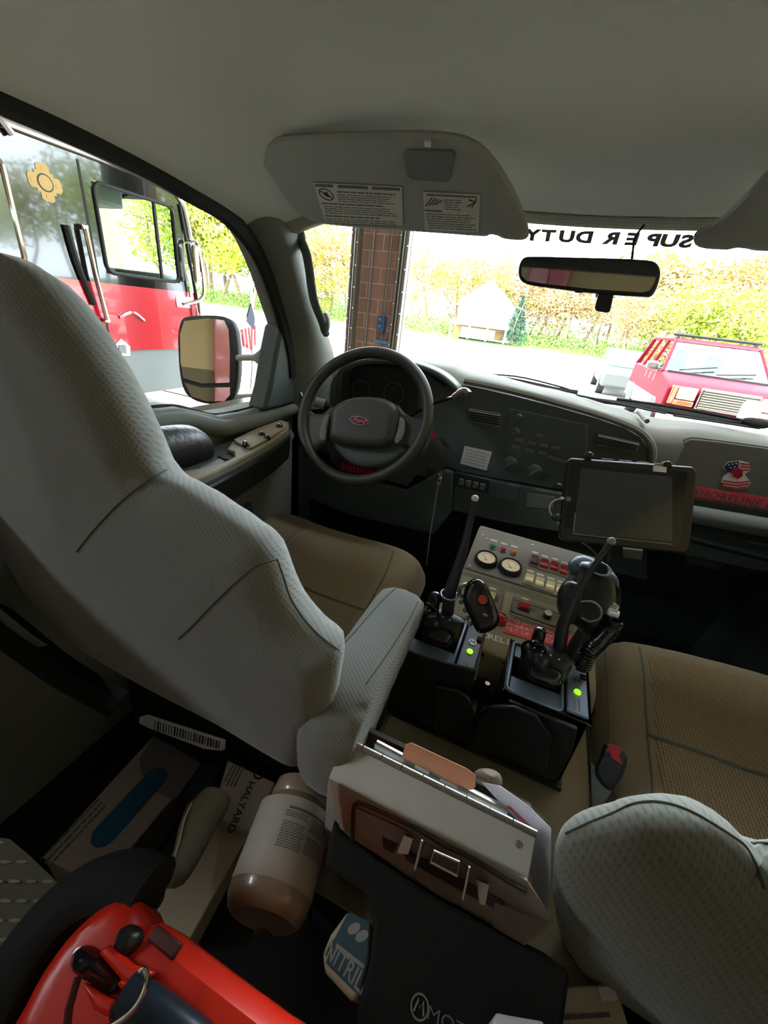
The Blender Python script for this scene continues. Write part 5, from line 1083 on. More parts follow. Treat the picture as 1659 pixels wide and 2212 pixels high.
# ================================================================ radio chargers, radios, microphones
def charger(dx, label, loc, led):
    t = thing('radio_charger', label, 'radio charger', loc, 'vehicle radio chargers'); x0, x1, y0, y1, zt = dx, dx+.120, .470, .585, -.480
    mb = MB(); mb.box((x0, y0, -.62), (x1, y0+.008, zt)); mb.box((x0, y1-.008, -.62), (x1, y1, zt)); mb.box((x0, y0, -.62), (x0+.008, y1, zt)); mb.box((x1-.034, y0, -.62), (x1, y1, zt)); mb.box((x0, y0, -.62), (x1, y1, -.55)); mb.build('housing', 'black_plastic', t, bev=.003)
    # raised rim, top trays and lamp strip
    mb = MB(); mb.tube([Vector((a, b, zt)) for a, b in rrect((x0+x1-.034)/2, (y0+y1)/2, x1-.034-x0-.006, y1-y0-.006, .008)], .003, 6, closed=True); mb.build('rim', 'charger_rim', t)
    MB().box((x0+.008, y0+.008, zt-.006), (x1-.036, y0+.035, zt-.002)).build('ledge', 'charger_rim', t); MB().box((x0+.008, y1-.034, zt-.006), (x0+.05, y1-.008, zt-.002)).build('ledge', 'charger_rim', t)
    st = MB().box((x1-.032, y0+.004, zt), (x1-.002, y1-.004, zt+.005)).build('status_strip', 'black_plastic' if led == 1 else 'charger_rim', t, bev=.002)
    z = zt+.0052; MB().lathe((x1-.017, y0+.045, z), (0, 0, 1), [(0, .0052), (.002, .0048)], 16).build('status_light', 'led_green', st)
    lg = MB().lathe((x1-.017, y0+.068, z), (0, 0, 1), [(0, .0072), (.0008, .0070)], 20).build('round_logo', 'silver_logo', st)
    pq = PL((x1-.017, y0+.068, z+.0009), (0, 0, 1), (0, 1, 0)); mb = MB(); mb.tube([pq.to3(-.0045, -.0035), pq.to3(-.002, .0035), pq.to3(0, -.001), pq.to3(.002, .0035), pq.to3(.0045, -.0035)], .0007, 4); mb.build('logo_mark', 'ink', lg)
    pq = PL((x1-.017, y0+.022, z), (0, 0, 1), (-1, 0, 0)); mb = MB(); lines(pq, -.012, .012, .004, .006, 2, .0012, mb, ragged=.1); mb.build('printed_text', 'text_grey', st)
    MB().box((x1-.012, y0+.075, zt+.004), (x1-.004, y0+.085, zt+.008)).build('latch', 'rubber', t)
    for X in (x0+.02, x1-.018): MB().lathe((X, y0-.001, zt-.022), (0, -1, 0), [(0, .006), (.002, .0055), (.003, .003)], 16).build('screw', 'steel', t)
    # round cornered mounting plate standing in front
    return t
charger(-.107, 'left black radio charger with green light beside the driver armrest', (-.05, .52, -.62), 1)
charger(.058, 'right black and blue-grey radio charger with green light near the passenger seat', (.12, .52, -.62), 2)
MT = thing('charger_bracket', 'black steel bracket with rounded lobes holding both radio chargers', 'bracket', (.02, .46, -.62))
YB_ = YP(.462)
def yplate(pts, nm, y=.462, th=.006): pl = YP(y); return MB().prism(pl, pl.px(pts), -th/2, th/2).build(nm, 'black_plastic', MT, bev=.002)
yplate([(870, 1405), (1030, 1448), (1012, 1505), (1020, 1530), (1030, 1560), (1020, 1610), (880, 1555), (835, 1530), (845, 1470)], 'front_plate')
yplate([(1100, 1512), (1248, 1572), (1236, 1625), (1205, 1678), (1190, 1682), (1110, 1640), (1010, 1610), (1030, 1545), (1060, 1525), (1090, 1522)], 'front_plate', .455)
yplate([(940, 1480), (990, 1490), (1015, 1510), (1025, 1545), (1010, 1600), (940, 1580)], 'lobe', .448); yplate([(1035, 1545), (1060, 1525), (1110, 1525), (1160, 1545), (1190, 1590), (1180, 1660), (1020, 1600)], 'lobe', .440)
yplate([(1000, 1440), (1008, 1405), (1025, 1397), (1045, 1410), (1054, 1440), (1035, 1510), (1010, 1500)], 'rear_lobe', .597); yplate([(1058, 1480), (1066, 1440), (1090, 1428), (1112, 1432), (1100, 1510), (1060, 1520)], 'rear_lobe', .597)
MB().box((-.107, .455, -.622), (.18, .60, -.612)).build('base_plate', 'black_plastic', MT)
MB().cyl((.035, .49, -.61), (.035, .49, -.50), .004).build('spacer_rod', 'steel', MT)
def radio(dx, label, loc, kn):
    t = thing('portable_radio', label, 'radio', loc, 'portable radios in their chargers'); cx = dx
    body = PL((cx, .535, -.50), (0, -1, .1), (.02, 0, 1)); o2 = [(-.030, -.05), (.030, -.05), (.034, .00), (.037, .045), (.030, .062), (-.028, .062), (-.036, .045), (-.034, 0)]
    MB().puff(body, o2, .022, .014, back=.022, res=.006).build('case', 'black_leather', t)
    base = body.to3(0, .06); 
    MB().tube(crv([base+Vector((-.034, -.012, -.02)), base+Vector((-.040, -.016, .010)), base+Vector((-.025, -.022, .026)), base+Vector((-.008, -.018, .012)), base+Vector((-.006, -.012, -.02))], 6), .0024, 8).build('guard_loop', 'black_gloss', t)
    MB().lathe(base+Vector((-.020, 0, -.005)), (-.05, .0, 1), [(0, .0105), (.012, .0105), (.014, .0095), (.034, .0090), (.040, .006), (.041, .002)], 20).build('channel_knob', 'black_gloss', t)
    MB().lathe(base+Vector((-.012, -.022, -.018)), (.0, -.35, 1), [(0, .012), (.012, .014), (.020, .013), (.026, .008), (.028, .002)], 20).build('volume_knob', 'black_plastic', t)
    MB().puff(PL(base+Vector((.0, -.030, -.022)), (0, -.8, .6)), rrect(0, 0, .05, .030, .010), .010, .009, res=.005, back=.02).build('top_cover', 'black_gloss', t)
    for k in range(5): 
        MB().ball(base+Vector((-.035+k*.012, -.010-.002*k, .006)), .0022, seg=8).build('contact', 'chrome', t)
    return t, base
t, b = radio(-.062, 'portable radio with long black antenna in the left charger', (-.06, .53, -.55), 1)
A0 = at(972, 1278, 'Y', .545); MB().tube([at(966, 1330, 'Y', .545), A0, at(985, 1240, 'Y', .55), at(1000, 1190, 'Y', .555), at(1012, 1140, 'Y', .56), at(1024, 1088, 'Y', .565), at(1026, 1076, 'Y', .566)], [.0105, .0105, .009, .0068, .0055, .0045, .0045], 12).build('antenna', 'black_plastic', t)
MB().ball(at(1026, 1077, 'Y', .566), .0055).build('antenna_tip', 'text_white', t); MB().tube([p+Vector((0, 0, 0)) for p in [A0+Vector((.014*math.cos(a), .014*math.sin(a), -.006)) for a in [k*PI/9 for k in range(18)]]], .0016, 6, closed=True).build('collar', 'charger_rim', t)
t, b = radio(.108, 'portable radio with thin tilted antenna in the right charger', (.11, .53, -.55), 2)
MB().tube([at(1208, 1400, 'Y', .555), at(1216, 1350, 'Y', .56), at(1240, 1290, 'Y', .575)], [.0105, .0095, .0070], 12).tube([at(1240, 1290, 'Y', .575), at(1280, 1228, 'Y', .59), at(1321, 1170, 'Y', .60)], [.0065, .0045, .0045], 12).build('antenna', 'black_plastic', t); MB().ball(at(1321, 1169, 'Y', .60), .0058).build('antenna_tip', 'text_grey', t)
def wiren(pts, r, m_, nm, parent=None, k=8): return MB().tube(crv(pts, k), r, 8).build(nm, m_, parent)
# left handheld microphone with a red button
t = thing('handheld_microphone', 'black handheld speaker microphone with a red button', 'microphone', tuple(at(1040, 1365, 'Y', .56)))
mp = PL(at(1040, 1310, 'Y', .55), (-.10, -.90, .42)); o = MB().puff(mp, mp.px([(1000, 1290), (1006, 1265), (1020, 1251), (1036, 1250), (1050, 1262), (1066, 1296), (1078, 1328), (1079, 1345), (1066, 1360), (1046, 1368), (1030, 1364), (1016, 1335), (1004, 1310)]), .014, .012, back=.014, res=.005).build('body', 'black_gloss', t)
q = mp.off(.0142); c = q.hit(1043, 1295); MB().lathe(c, q.n, [(0, .0105), (.001, .0100)], 22).build('button_recess', 'rubber', t); MB().lathe(c+q.n*.001, q.n, [(0, .0078), (.002, .0070)], 22).build('red_button', 'orange_button', t); p = on(1048, 1328, q); MB().prism(q, rrect(p[0], p[1], .008, .004, .001), 0, .0006).build('label_mark', 'text_grey', t)
for X, Y in ((1000, 1300), (1008, 1318), (1012, 1335), (1018, 1347)): MB().ball(mp.hit(X-3, Y), .0045, seg=10).build('side_key', 'charger_rim', t)
MB().tube(crv([mp.hit(1000, 1290), mp.off(.005).hit(992, 1282), mp.off(.01).hit(996, 1268), mp.off(.004).hit(1008, 1262)], 5), .0035, 8).build('clip', 'steel', t)
# right: big public address microphone hung by the tablet post
t = thing('siren_microphone', 'large round black microphone head with painted blue-grey sky reflection on top, behind the right radio', 'microphone', tuple(at(1270, 1385, 'Y', .64)))
mp = PL(at(1270, 1300, 'Y', .64), (-.05, -.82, .57)); MB().puff(mp, mp.px([(1205, 1285), (1212, 1262), (1224, 1250), (1240, 1215), (1270, 1212), (1300, 1222), (1330, 1252), (1340, 1280), (1338, 1310), (1325, 1345), (1300, 1372), (1270, 1375), (1240, 1350), (1215, 1335), (1203, 1310)]), .030, .028, back=.02, res=.007).build('head', 'black_plastic', t)
mq = mp.off(.006); MB().puff(PL(at(1282, 1238, 'Y', .66), (0, -.35, .94)), PL(at(1282, 1238, 'Y', .66), (0, -.35, .94)).px([(1226, 1222), (1236, 1206), (1255, 1201), (1285, 1212), (1318, 1232), (1336, 1258), (1334, 1272), (1310, 1262), (1275, 1248), (1240, 1238)]), .010, .010, back=.012, res=.006).build('top_shell', 'bluegrey', t)  # black plastic top; its sky reflection is painted in as blue-grey
c = at(1292, 1237, 'Y', .645)+Vector((0, 0, .008)); nn = Vector((0, -.35, .94)).normalized(); pq = PL(c, nn); MB().tube([pq.to3(.016*math.cos(a), .013*math.sin(a)) for a in [k*PI/10 for k in range(20)]], .0018, 8, closed=True).build('ring', 'charger_rim', t); MB().lathe(c-nn*.004, nn, [(0, .013), (.005, .012)], 18).build('ring_centre', 'black_gloss', t)
q = mp.off(.030); p = on(1231, 1250, mq); mb = MB()
for k in range(5): mb.tube([mp.off(.02).hit(1227+k*3.6, 1238+k*1.4), mp.off(.02).hit(1226+k*3.6, 1254+k*1.4)], .0012, 4)
mb.build('grille_slats', 'charger_rim', t)
hv = PL(at(1235, 1300, 'Y', .60), (-.2, -.9, .4)); MB().puff(hv, hv.px([(1206, 1275), (1222, 1256), (1245, 1258), (1258, 1280), (1250, 1320), (1235, 1350), (1215, 1335), (1204, 1305)]), .012, .012, back=.02, res=.006).build('lower_grip', 'black_leather', t)
p = on(1320, 1277, mp.off(.022)); MB().prism(mp.off(.018), rrect(*on(1318, 1278, mp.off(.018)), .026, .020, .003), 0, .006).build('side_label', 'black_matte', t, bev=.001)
wiren([at(1255, 1300, 'Y', .585), at(1280, 1300, 'Y', .58), at(1298, 1315, 'Y', .58), at(1296, 1335, 'Y', .58), at(1275, 1342, 'Y', .585), at(1256, 1334, 'Y', .59)], .0015, 'text_grey', 'wire_loop', t)
# stand that carries the microphone
MB().tube([at(1262, 1365, 'Y', .65), at(1240, 1400, 'Y', .64), Vector((.15, .63, -.60))], [.012, .012, .014], 10).build('stand', 'black_plastic', t)
# coiled cords
def coil(path, R, r, turns, m_, nm, label, loc, spt=12):
    pc_ = crv(path, 14); n = len(pc_); out = []; N_ = turns*spt; pn = None
    L = [0]
    for a, b in zip(pc_, pc_[1:]): L.append(L[-1]+(b-a).length)
    j = 0
    for i in range(N_+1):
        s_ = L[-1]*i/N_
        while j < n-2 and L[j+1] < s_: j += 1
        f = (s_-L[j])/max(1e-9, L[j+1]-L[j]); p = pc_[j].lerp(pc_[j+1], f); tg = (pc_[min(j+2, n-1)]-pc_[max(j-1, 0)]).normalized()
        pn = tg.orthogonal().normalized() if pn is None else (pn-tg*pn.dot(tg)).normalized()
        a = 2*PI*i/spt; out.append(p+(pn*math.cos(a)+tg.cross(pn)*math.sin(a))*R)
    return tag(MB().tube(out, r, 6).build(nm, m_), label, 'cord')
coil([at(1328, 1338, 'Y', .60), at(1318, 1358, 'Y', .595), at(1295, 1385, 'Y', .58), at(1270, 1410, 'Y', .565), at(1256, 1440, 'Y', .56)], .0105, .0034, 22, 'black_gloss', 'coiled_cord', 'thick black coiled cord arching over the right charger', None)
coil([at(1281, 1440, 'Z', -.63), at(1285, 1480, 'Z', -.625), at(1293, 1520, 'Z', -.62), at(1285, 1538, 'Z', -.61), at(1258, 1533, 'Z', -.60)], .0070, .0022, 26, 'black_plastic', 'coiled_cord', 'thinner black coiled cord in the gap beside the passenger cushion', None)
t = thing('cord_tag', 'white paper tag rolled on top of the coiled cord', 'tag', tuple(at(1330, 1330, 'Y', .60)))
tq = PL(at(1330, 1312, 'Y', .59), (-.1, -1, .2)); MB().prism(tq, tq.px([(1317, 1312), (1327, 1301), (1338, 1310), (1334, 1324), (1316, 1320)]), 0, .0008).build('paper', 'white', t); MB().tube([at(1314, 1321, 'Y', .595), at(1336, 1328, 'Y', .595)], .0055, 10).build('roll', 'white', t); mb = MB(); pp = tq.off(.001); q_ = on(1327, 1312, pp); lines(PL(pp.hit(1327, 1311), pp.n), -.004, .004, .002, .0035, 2, .0012, mb, ragged=.2); mb.build('printed_text', 'ink', t)

# ================================================================ tablet on its arm
T4 = [Vector(v) for v in ((.082, .956, -.246), (.331, 1.005, -.221), (.362, .929, -.381), (.113, .88, -.406))]
uu = ((T4[1]-T4[0])+(T4[2]-T4[3])).normalized(); vv_ = ((T4[0]-T4[3])+(T4[1]-T4[2])).normalized(); nn = uu.cross(vv_).normalized(); cc = sum(T4, Vector())/4
TP = PL(cc, nn, vv_); TT = thing('tablet', 'dark tablet in a rugged black case facing the front seats', 'tablet', tuple(cc-Vector((0, 0, .1))))
o = MB().prism(TP, rrect(0, 0, .262, .186, .014), -.012, .004).build('case', 'black_plastic', TT, bev=.004)
MB().prism(TP, rrect(-.004, 0, .232, .160, .004), .004, .0045).build('bezel', 'black_gloss', TT)
q = TP.off(.0047); MB().prism(q, q.px([(1255, 1012), (1452, 1030), (1452, 1170), (1237, 1152)]), 0, .0004).build('screen', 'screen', TT)
MB().tube([q.hit(1238, 1153), q.hit(1452, 1176)], .0010, 5).tube([q.hit(1238, 1153), q.hit(1243, 1108)], .0010, 5).build('screen_edge', 'text_grey', TT)
for X, Y in ((1272, 984), (1441, 1004), (1206, 1052), (1203, 1118)): c = TP.hit(X, Y); MB().lathe(c-TP.n*.012, TP.n, [(0, .0085), (.016, .0085), (.019, .005)], 18).build('corner_grip', 'black_plastic', TT)
q = TP.off(.005); MB().prism(q, q.px([(1411, 1006), (1440, 1009), (1439, 1021), (1410, 1018)]), 0, .001).build('name_label', 'white', TT)
c = q.hit(1228, 1078); MB().lathe(c, q.n, [(0, .006), (.001, .0056)], 20).build('home_button', 'dash_mid', TT)
for k in range(4): X = 1300+k*38; MB().tube([TP.off(.002).hit(X, 991+k*3.4), TP.off(.002).hit(X+26, 993.4+k*3.4)], .0016, 5).build('side_button', 'text_grey', TT)
for a, b in (((1458, 1090), (1470, 1112)), ((1462, 1130), (1474, 1140)), ((1470, 1160), (1478, 1170))): pass
t = thing('tablet_mount', 'black metal arm holding the tablet above the console', 'mount arm', (.24, .95, -.62)); MB().tube([cc-nn*.014, cc-nn*.03+Vector((0, .0, -.06)), Vector((.235, .93, -.48)), Vector((.20, .93, -.56))], [.016, .013, .013, .02], 10).build('arm', 'black_plastic', t); MB().obox(cc-nn*.017, uu, vv_, nn, .08, .08, .008).build('mount_plate', 'black_plastic', t)
cl = YP(.95); MB().prism(cl, cl.px([(1345, 1185), (1390, 1190), (1386, 1210), (1345, 1205)]), -.01, .0).build('clamp', 'trim_grey', t, bev=.002)
t = thing('charging_cable', 'white charging cable looping from the left edge of the tablet', 'cable', tuple(at(1190, 1118, 'Y', .92)))
wiren([TP.hit(1221, 1077), at(1205, 1078, 'Y', .92), at(1190, 1088, 'Y', .92), at(1188, 1105, 'Y', .92), at(1200, 1122, 'Y', .93), at(1210, 1135, 'Y', .95)], .0018, 'white', 'cable', t); MB().tube([TP.hit(1222, 1077), TP.hit(1211, 1076)], .0038, 8).build('plug', 'white', t)
wiren([at(1257, 1173, 'Y', .93), at(1275, 1185, 'Y', .92), at(1292, 1203, 'Y', .91), at(1300, 1225, 'Y', .90)], .0020, 'ink_grey', 'loose_wire'); tag(bpy.data.objects['loose_wire'], 'grey wire hanging below the tablet', 'wire')

# ================================================================ clipboards and document holder
FB = thing('form_holder', 'aluminium form holder clipboard with piano hinge standing on edge', 'clipboard', (0, .26, -.75))
top4 = [Vector(v) for v in ((-.109, .272, -.443), (.107, .273, -.445), (.107, .240, -.468), (-.109, .238, -.466))]
du = (top4[1]-top4[0]).normalized(); dv = (top4[0]-top4[3]).normalized(); dn = du.cross(dv).normalized()
CP = PL((top4[0]+top4[2])/2, dn, dv)
MB().prism(CP, [CP.to2(p) for p in top4], -.003, .0).build('top_strip', 'alu', FB, bev=.001)
down = Vector((0, .015, -1)).normalized(); mb = MB()
a, b = top4[3], top4[2]; mb.poly([a, b, b+down*.30, a+down*.30]); mb.poly([top4[0], top4[1], top4[1]+down*.3, top4[0]+down*.3]); mb.poly([a, top4[0], top4[0]+down*.3, a+down*.3]); mb.poly([b, top4[1], top4[1]+down*.3, b+down*.3]); mb.build('body', 'alu', FB)
L_ = (top4[1]-top4[0]); 
for k in range(9): a = top4[0]+L_*(k/9+.003)+dn*.0025; b = top4[0]+L_*((k+1)/9-.003)+dn*.0025; MB().cyl(a, b, .0036, seg=12).build('hinge_knuckle', 'steel', FB)
for X, Y in ((754, 1636), (1120, 1823)): c = CP.hit(X, Y); MB().lathe(c, dn, [(0, .0034), (.0015, .003), (.0022, .001)], 12).build('rivet', 'steel', FB)
t = thing('clipboard', 'second clipboard with chrome bar and copper coloured spring clip', 'clipboard', (-.0, .31, -.75))
KP = PL((0, .312, -.452), (0, -.55, .84)); MB().box((-.105, .308, -.75), (.105, .314, -.465)).build('board', 'dark_brown', t)
MB().tube([KP.hit(812, 1608), KP.hit(1095, 1758)], [(.0055, .0045)]*2, 8).build('chrome_bar', 'steel', t); MB().prism(KP, KP.px([(808, 1606), (828, 1605), (1098, 1742), (1094, 1765), (1078, 1762), (812, 1628)]), -.004, .0).build('clip_base', 'alu', t, bev=.001)
kp = PL((0, .300, -.447), (0, -.86, .5)); MB().prism(kp, kp.px([(868, 1635), (876, 1608), (888, 1604), (1010, 1661), (1028, 1675), (1027, 1700), (1018, 1706), (1000, 1702)]), -.001, .001).build('copper_clip', 'copper', t, bev=.0004)
for X, Y in ((885, 1645), (940, 1672), (1000, 1702)): MB().tube([KP.off(.003).hit(X-12, Y-4), KP.off(.003).hit(X+12, Y+8)], .003, 8).build('spring', 'steel', t)
# clear folder wallet and papers
t = thing('document_papers', 'white sheet with red and blue stripe in a clear sleeve right of the clipboards', 'papers', (.13, .28, -.75))
dp_ = PL((.11, .285, -.46), (-.35, -.80, .48)); MB().prism(dp_, dp_.px([(1040, 1690), (1080, 1698), (1140, 1740), (1190, 1790), (1188, 1978), (1150, 1940), (1140, 1800)]), -.001, 0).build('sheet', 'white_paper', t)
q = dp_.off(.001); MB().prism(q, q.px([(1094, 1740), (1102, 1742), (1160, 1798), (1156, 1808)]), 0, .0006).build('red_stripe', 'red', t); MB().prism(q, q.px([(1092, 1758), (1098, 1752), (1152, 1806), (1148, 1820), (1110, 1790)]), 0, .0006).build('blue_stripe', 'blue_paper', t)
q = dp_.off(.003); MB().poly([q.hit(*p) for p in [(1036, 1684), (1085, 1692), (1145, 1732), (1198, 1784), (1196, 1990), (1150, 1950), (1130, 1800)]]); mb = MB(); mb.poly([q.hit(*p) for p in [(1036, 1684), (1085, 1692), (1145, 1732), (1198, 1784), (1196, 1990), (1150, 1950), (1130, 1800)]]); mb.build('clear_sleeve', 'clear_bright', t)
# brown clear-fronted holder below the strip
HB_ = thing('document_box', 'smoky clear plastic document box with paper inside below the form holder', 'document box', (0, .215, -.75))
fv = PL((0, .232, -.478), (0, -.93, .36)); 
outer = fv.px([(716, 1692), (800, 1735), (930, 1800), (1060, 1865), (1138, 1905), (1192, 1990), (1130, 2040), (1060, 2000), (960, 1945), (880, 1900), (780, 1830), (733, 1790)])
MB().prism(fv, outer, -.004, -.001).build('paper_stack', 'brown_plastic', HB_)
mb = MB(); mb.poly([fv.off(.004).hit(*p) for p in [(712, 1680), (1140, 1898), (1148, 1920), (1195, 1992), (1135, 2048), (960, 1952), (870, 1900), (727, 1790)]]); mb.build('clear_front', 'clear', HB_)
q = fv.off(.0005); mb = MB(); mb.tube(crv([q.hit(x, y) for x, y in ((762, 1820), (763, 1750), (770, 1738), (786, 1738), (900, 1790), (960, 1826), (1010, 1850), (1100, 1905), (1138, 1925))], 4), .0022, 6); mb.build('moulded_edge', 'dark_brown', HB_)
mb = MB(); mb.prism(q, q.px([(770, 1745), (880, 1795), (870, 1850), (775, 1800)]), 0, .0005); mb.build('card', 'box_paper', HB_)
mb = MB(); mb.prism(q, q.px([(826, 1806), (860, 1822), (850, 1842), (828, 1830)]), 0, .001); mb.prism(q, q.px([(870, 1832), (1090, 1948), (1090, 1972), (1010, 1930), (880, 1858)]), 0, .001); mb.build('dark_slot', 'dark_brown', HB_)
q = fv.off(.0065); MB().prism(q, q.px([(915, 1815), (1014, 1870), (1000, 1945), (950, 1922), (895, 1880)]), 0, .008).build('latch_housing', 'clear', HB_, bev=.002); q2 = fv.off(.015)
MB().tube([q2.hit(x, y) for x, y in ((938, 1838), (992, 1862), (988, 1892), (930, 1862))], .0012, 6, closed=True).build('latch_frame', 'brown_plastic', HB_); MB().tube([q2.hit(912, 1815), q2.hit(896, 1878)], .0012, 5).tube([q2.hit(1014, 1872), q2.hit(1000, 1942)], .0012, 5).build('latch_edge', 'brown_plastic', HB_)
MB().prism(q, q.px([(872, 1804), (892, 1812), (882, 1845), (858, 1842)]), 0, .0005).build('tape', 'brown_plastic', HB_); MB().prism(q, q.px([(1028, 1900), (1056, 1912), (1048, 1955), (1036, 1952)]), 0, .0005).build('tape', 'brown_plastic', HB_)
sh = fv.off(.001); MB().prism(fv, fv.px([(1068, 1945), (1190, 1996), (1130, 2040), (1065, 2000)]), -.0005, .002).build('lower_card', 'box_paper', HB_)
MB().puff(PL(at(1060, 1675, 'Y', .34), (0, -.5, .86)), PL(at(1060, 1675, 'Y', .34), (0, -.5, .86)).px([(1024, 1668), (1040, 1660), (1065, 1662), (1082, 1675), (1082, 1700), (1040, 1690)]), .010, .012, res=.005).build('cloth_roll', 'offwhite'); tag(bpy.data.objects['cloth_roll'], 'rolled off-white cloth tucked behind the copper clip', 'cloth')

# ================================================================ things on the rear floor and tray
BE = ray(566, 1990)*(.43/860); BL = ray(658, 1697)*(.55/860); ax = (BE-BL).normalized(); Lb = (BE-BL).length
t = thing('wipes_canister', 'large beige plastic bottle lying on its side with small printed label', 'bottle', tuple(BL))
MB().lathe(BL, ax, [(0, .030), (.004, .037), (.020, .039), (.024, .037), (.032, .043), (.040, .0465), (Lb-.03, .0475), (Lb-.014, .0465), (Lb-.004, .042), (Lb, .036), (Lb-.003, .026), (Lb-.007, .012), (Lb-.008, .001)], 48).build('bottle', 'bottle_plastic', t)
side_ = (-BL.lerp(BE, .5)); side_ = (side_-ax*side_.dot(ax)).normalized(); e2 = ax.cross(side_)
def cylp(s_, a, r=.0474): return BL+ax*s_+(side_*math.cos(a)+e2*math.sin(a))*r
mb = MB(); n_ = 26
def cpatch(mb, s0, s1, a0, a1, r, n=14):
    g_ = [[mb.bm.verts.new(cylp(s_, a0+(a1-a0)*k/n, r)) for k in range(n+1)] for s_ in (s0, s1)]
    for k in range(n): mb.bm.faces.new((g_[0][k], g_[0][k+1], g_[1][k+1], g_[1][k]))
cpatch(mb, .036, Lb-.022, -1.9, 1.9, .0478, 40); lb = mb.build('label', 'bottle_label', t)
sg = -1 if (lambda p: CF.dot(p) and (p.dot(CR) > BL.lerp(BE, .5).dot(CR)))(cylp(.1, -.8)) else 1
mb = MB(); rv = random.Random(4)
for col_, (a0, a1) in enumerate(((-.25, .36), (.44, 1.1))):
    s_ = .052
    while s_ < Lb-.05:
        if rv.random() < .09: s_ += .004; continue
        a = a0
        while a < a1:
            w = rv.uniform(.03, .09)
            if a+w > a1: break
            cpatch(mb, s_, s_+.0011, sg*a, sg*(a+w), .0481, 2); a += w+.012
        s_ += .0024
cpatch(mb, .047, .050, sg*-.2, sg*.9, .0481, 12); mb.build('printed_text', 'ink_grey', lb)
mb = MB(); c = BE+ax*.001; down_ = (Vector((0, 0, -1))-ax*ax.dot(Vector((0, 0, -1)))).normalized(); rgt = ax.cross(down_)
mb.tube(crv([c+down_*.041-rgt*.010, c+down_*.030-rgt*.005, c+down_*.029+rgt*.004, c+down_*.041+rgt*.010], 5), .0022, 6); mb.build('base_groove', 'dark_brown', t)
# tray that carries the loose things behind the console
tr = tag(MB().box((-.36, -.12, -.80), (.36, .22, -.78)).box((-.36, -.12, -.95), (-.33, .22, -.80)).box((.33, -.12, -.95), (.36, .22, -.80)).build('tray', 'black_matte'), 'black tray behind the console carrying boxes and bags', 'tray')
# glove box lying by the driver seat, with oval opening
def boxtop(c4, z, h, name, label, cat, m_, grp=None):
    pl = ZP(z); t = thing(name, label, cat, tuple(sum([pl.hit(*p) for p in c4], Vector())/4-Vector((0, 0, h))), grp); o = MB().prism(pl, pl.px(c4), -h, 0).build('carton', m_, t, bev=.002); return t, pl, o
t, pl, o = boxtop([(330, 1590), (442, 1642), (240, 1882), (190, 1905), (92, 1850)], -.86, .085, 'glove_box', 'white glove carton with blue oval opening on the floor behind the driver seat', 'box', 'box_paper')
q = pl.off(.0005); MB().prism(q, q.px([(330, 1592), (440, 1642), (378, 1728), (340, 1712), (305, 1672), (300, 1640)]), 0, .0006).build('printed_corner', 'box_mauve', t); q = pl.off(.0012)
a = q.to2(q.hit(335, 1682)); b = q.to2(q.hit(228, 1800)); r = .021; d_ = Vector((b[0]-a[0], b[1]-a[1])).normalized(); nrm_ = Vector((-d_.y, d_.x)); ova = []
for cpt, s0 in ((a, 0), (b, PI)):
    for k in range(13):
        an = s0-PI/2+k*PI/12; dirv = -d_*math.cos(an)+nrm_*math.sin(an); ova.append((cpt[0]+dirv.x*r, cpt[1]+dirv.y*r))
MB().prism(q, ova, 0, .0008).build('opening', 'box_blue', t)
mb = MB(); dirp = (q.hit(205, 1750)-q.hit(120, 1840)).normalized(); pv = q.n.cross(dirp); lines(PL(q.hit(165, 1795), q.n, pv), -.05, .05, .012, .010, 3, .003, mb, .0006); mb.build('printed_text', 'ink_grey', t)
# dark blue gap piece and the HALYARD carton
t, pl, o = boxtop([(440, 1645), (492, 1632), (420, 1760), (395, 1720)], -.84, .10, 'blue_pouch', 'dark blue pouch between the two glove cartons', 'pouch', 'blue_dark')
t, pl, o = boxtop([(492, 1642), (594, 1690), (552, 1790), (540, 1796), (455, 1765)], -.72, .06, 'mask_carton', 'pale carton lettered HALYARD beside the beige bottle', 'box', 'box_paper')
q = pl.off(.0006); u = (q.hit(508, 1772)-q.hit(548, 1680)).normalized(); v = q.n.cross(u)
text('HALYARD', q.hit(521, 1741), u, v, .0160, 'ink', t, 'lettering', depth=.0002, sx=1.05, bold=.012); c = q.hit(560, 1671); MB().tube([c+(q.u*math.cos(a)+q.v*math.sin(a))*.008 for a in [k*PI/9 for k in range(18)]], .0016, 5, closed=True).build('ring_mark', 'ink', t); mb = MB(); lines(PL(q.hit(508, 1672), q.n, v), -.014, .02, .008, .006, 4, .0022, mb); mb.build('printed_text', 'ink_grey', t)
pl = ZP(-.735); t = thing('long_carton', 'long plain beige carton running from the HALYARD box to the red case', 'box', tuple(ZP(-.8).hit(430, 1870))); MB().prism(pl, pl.px([(460, 1770), (542, 1795), (520, 1830), (410, 2030), (340, 1990), (325, 1960)]), -.045, 0).build('carton', 'offwhite', t, bev=.002)
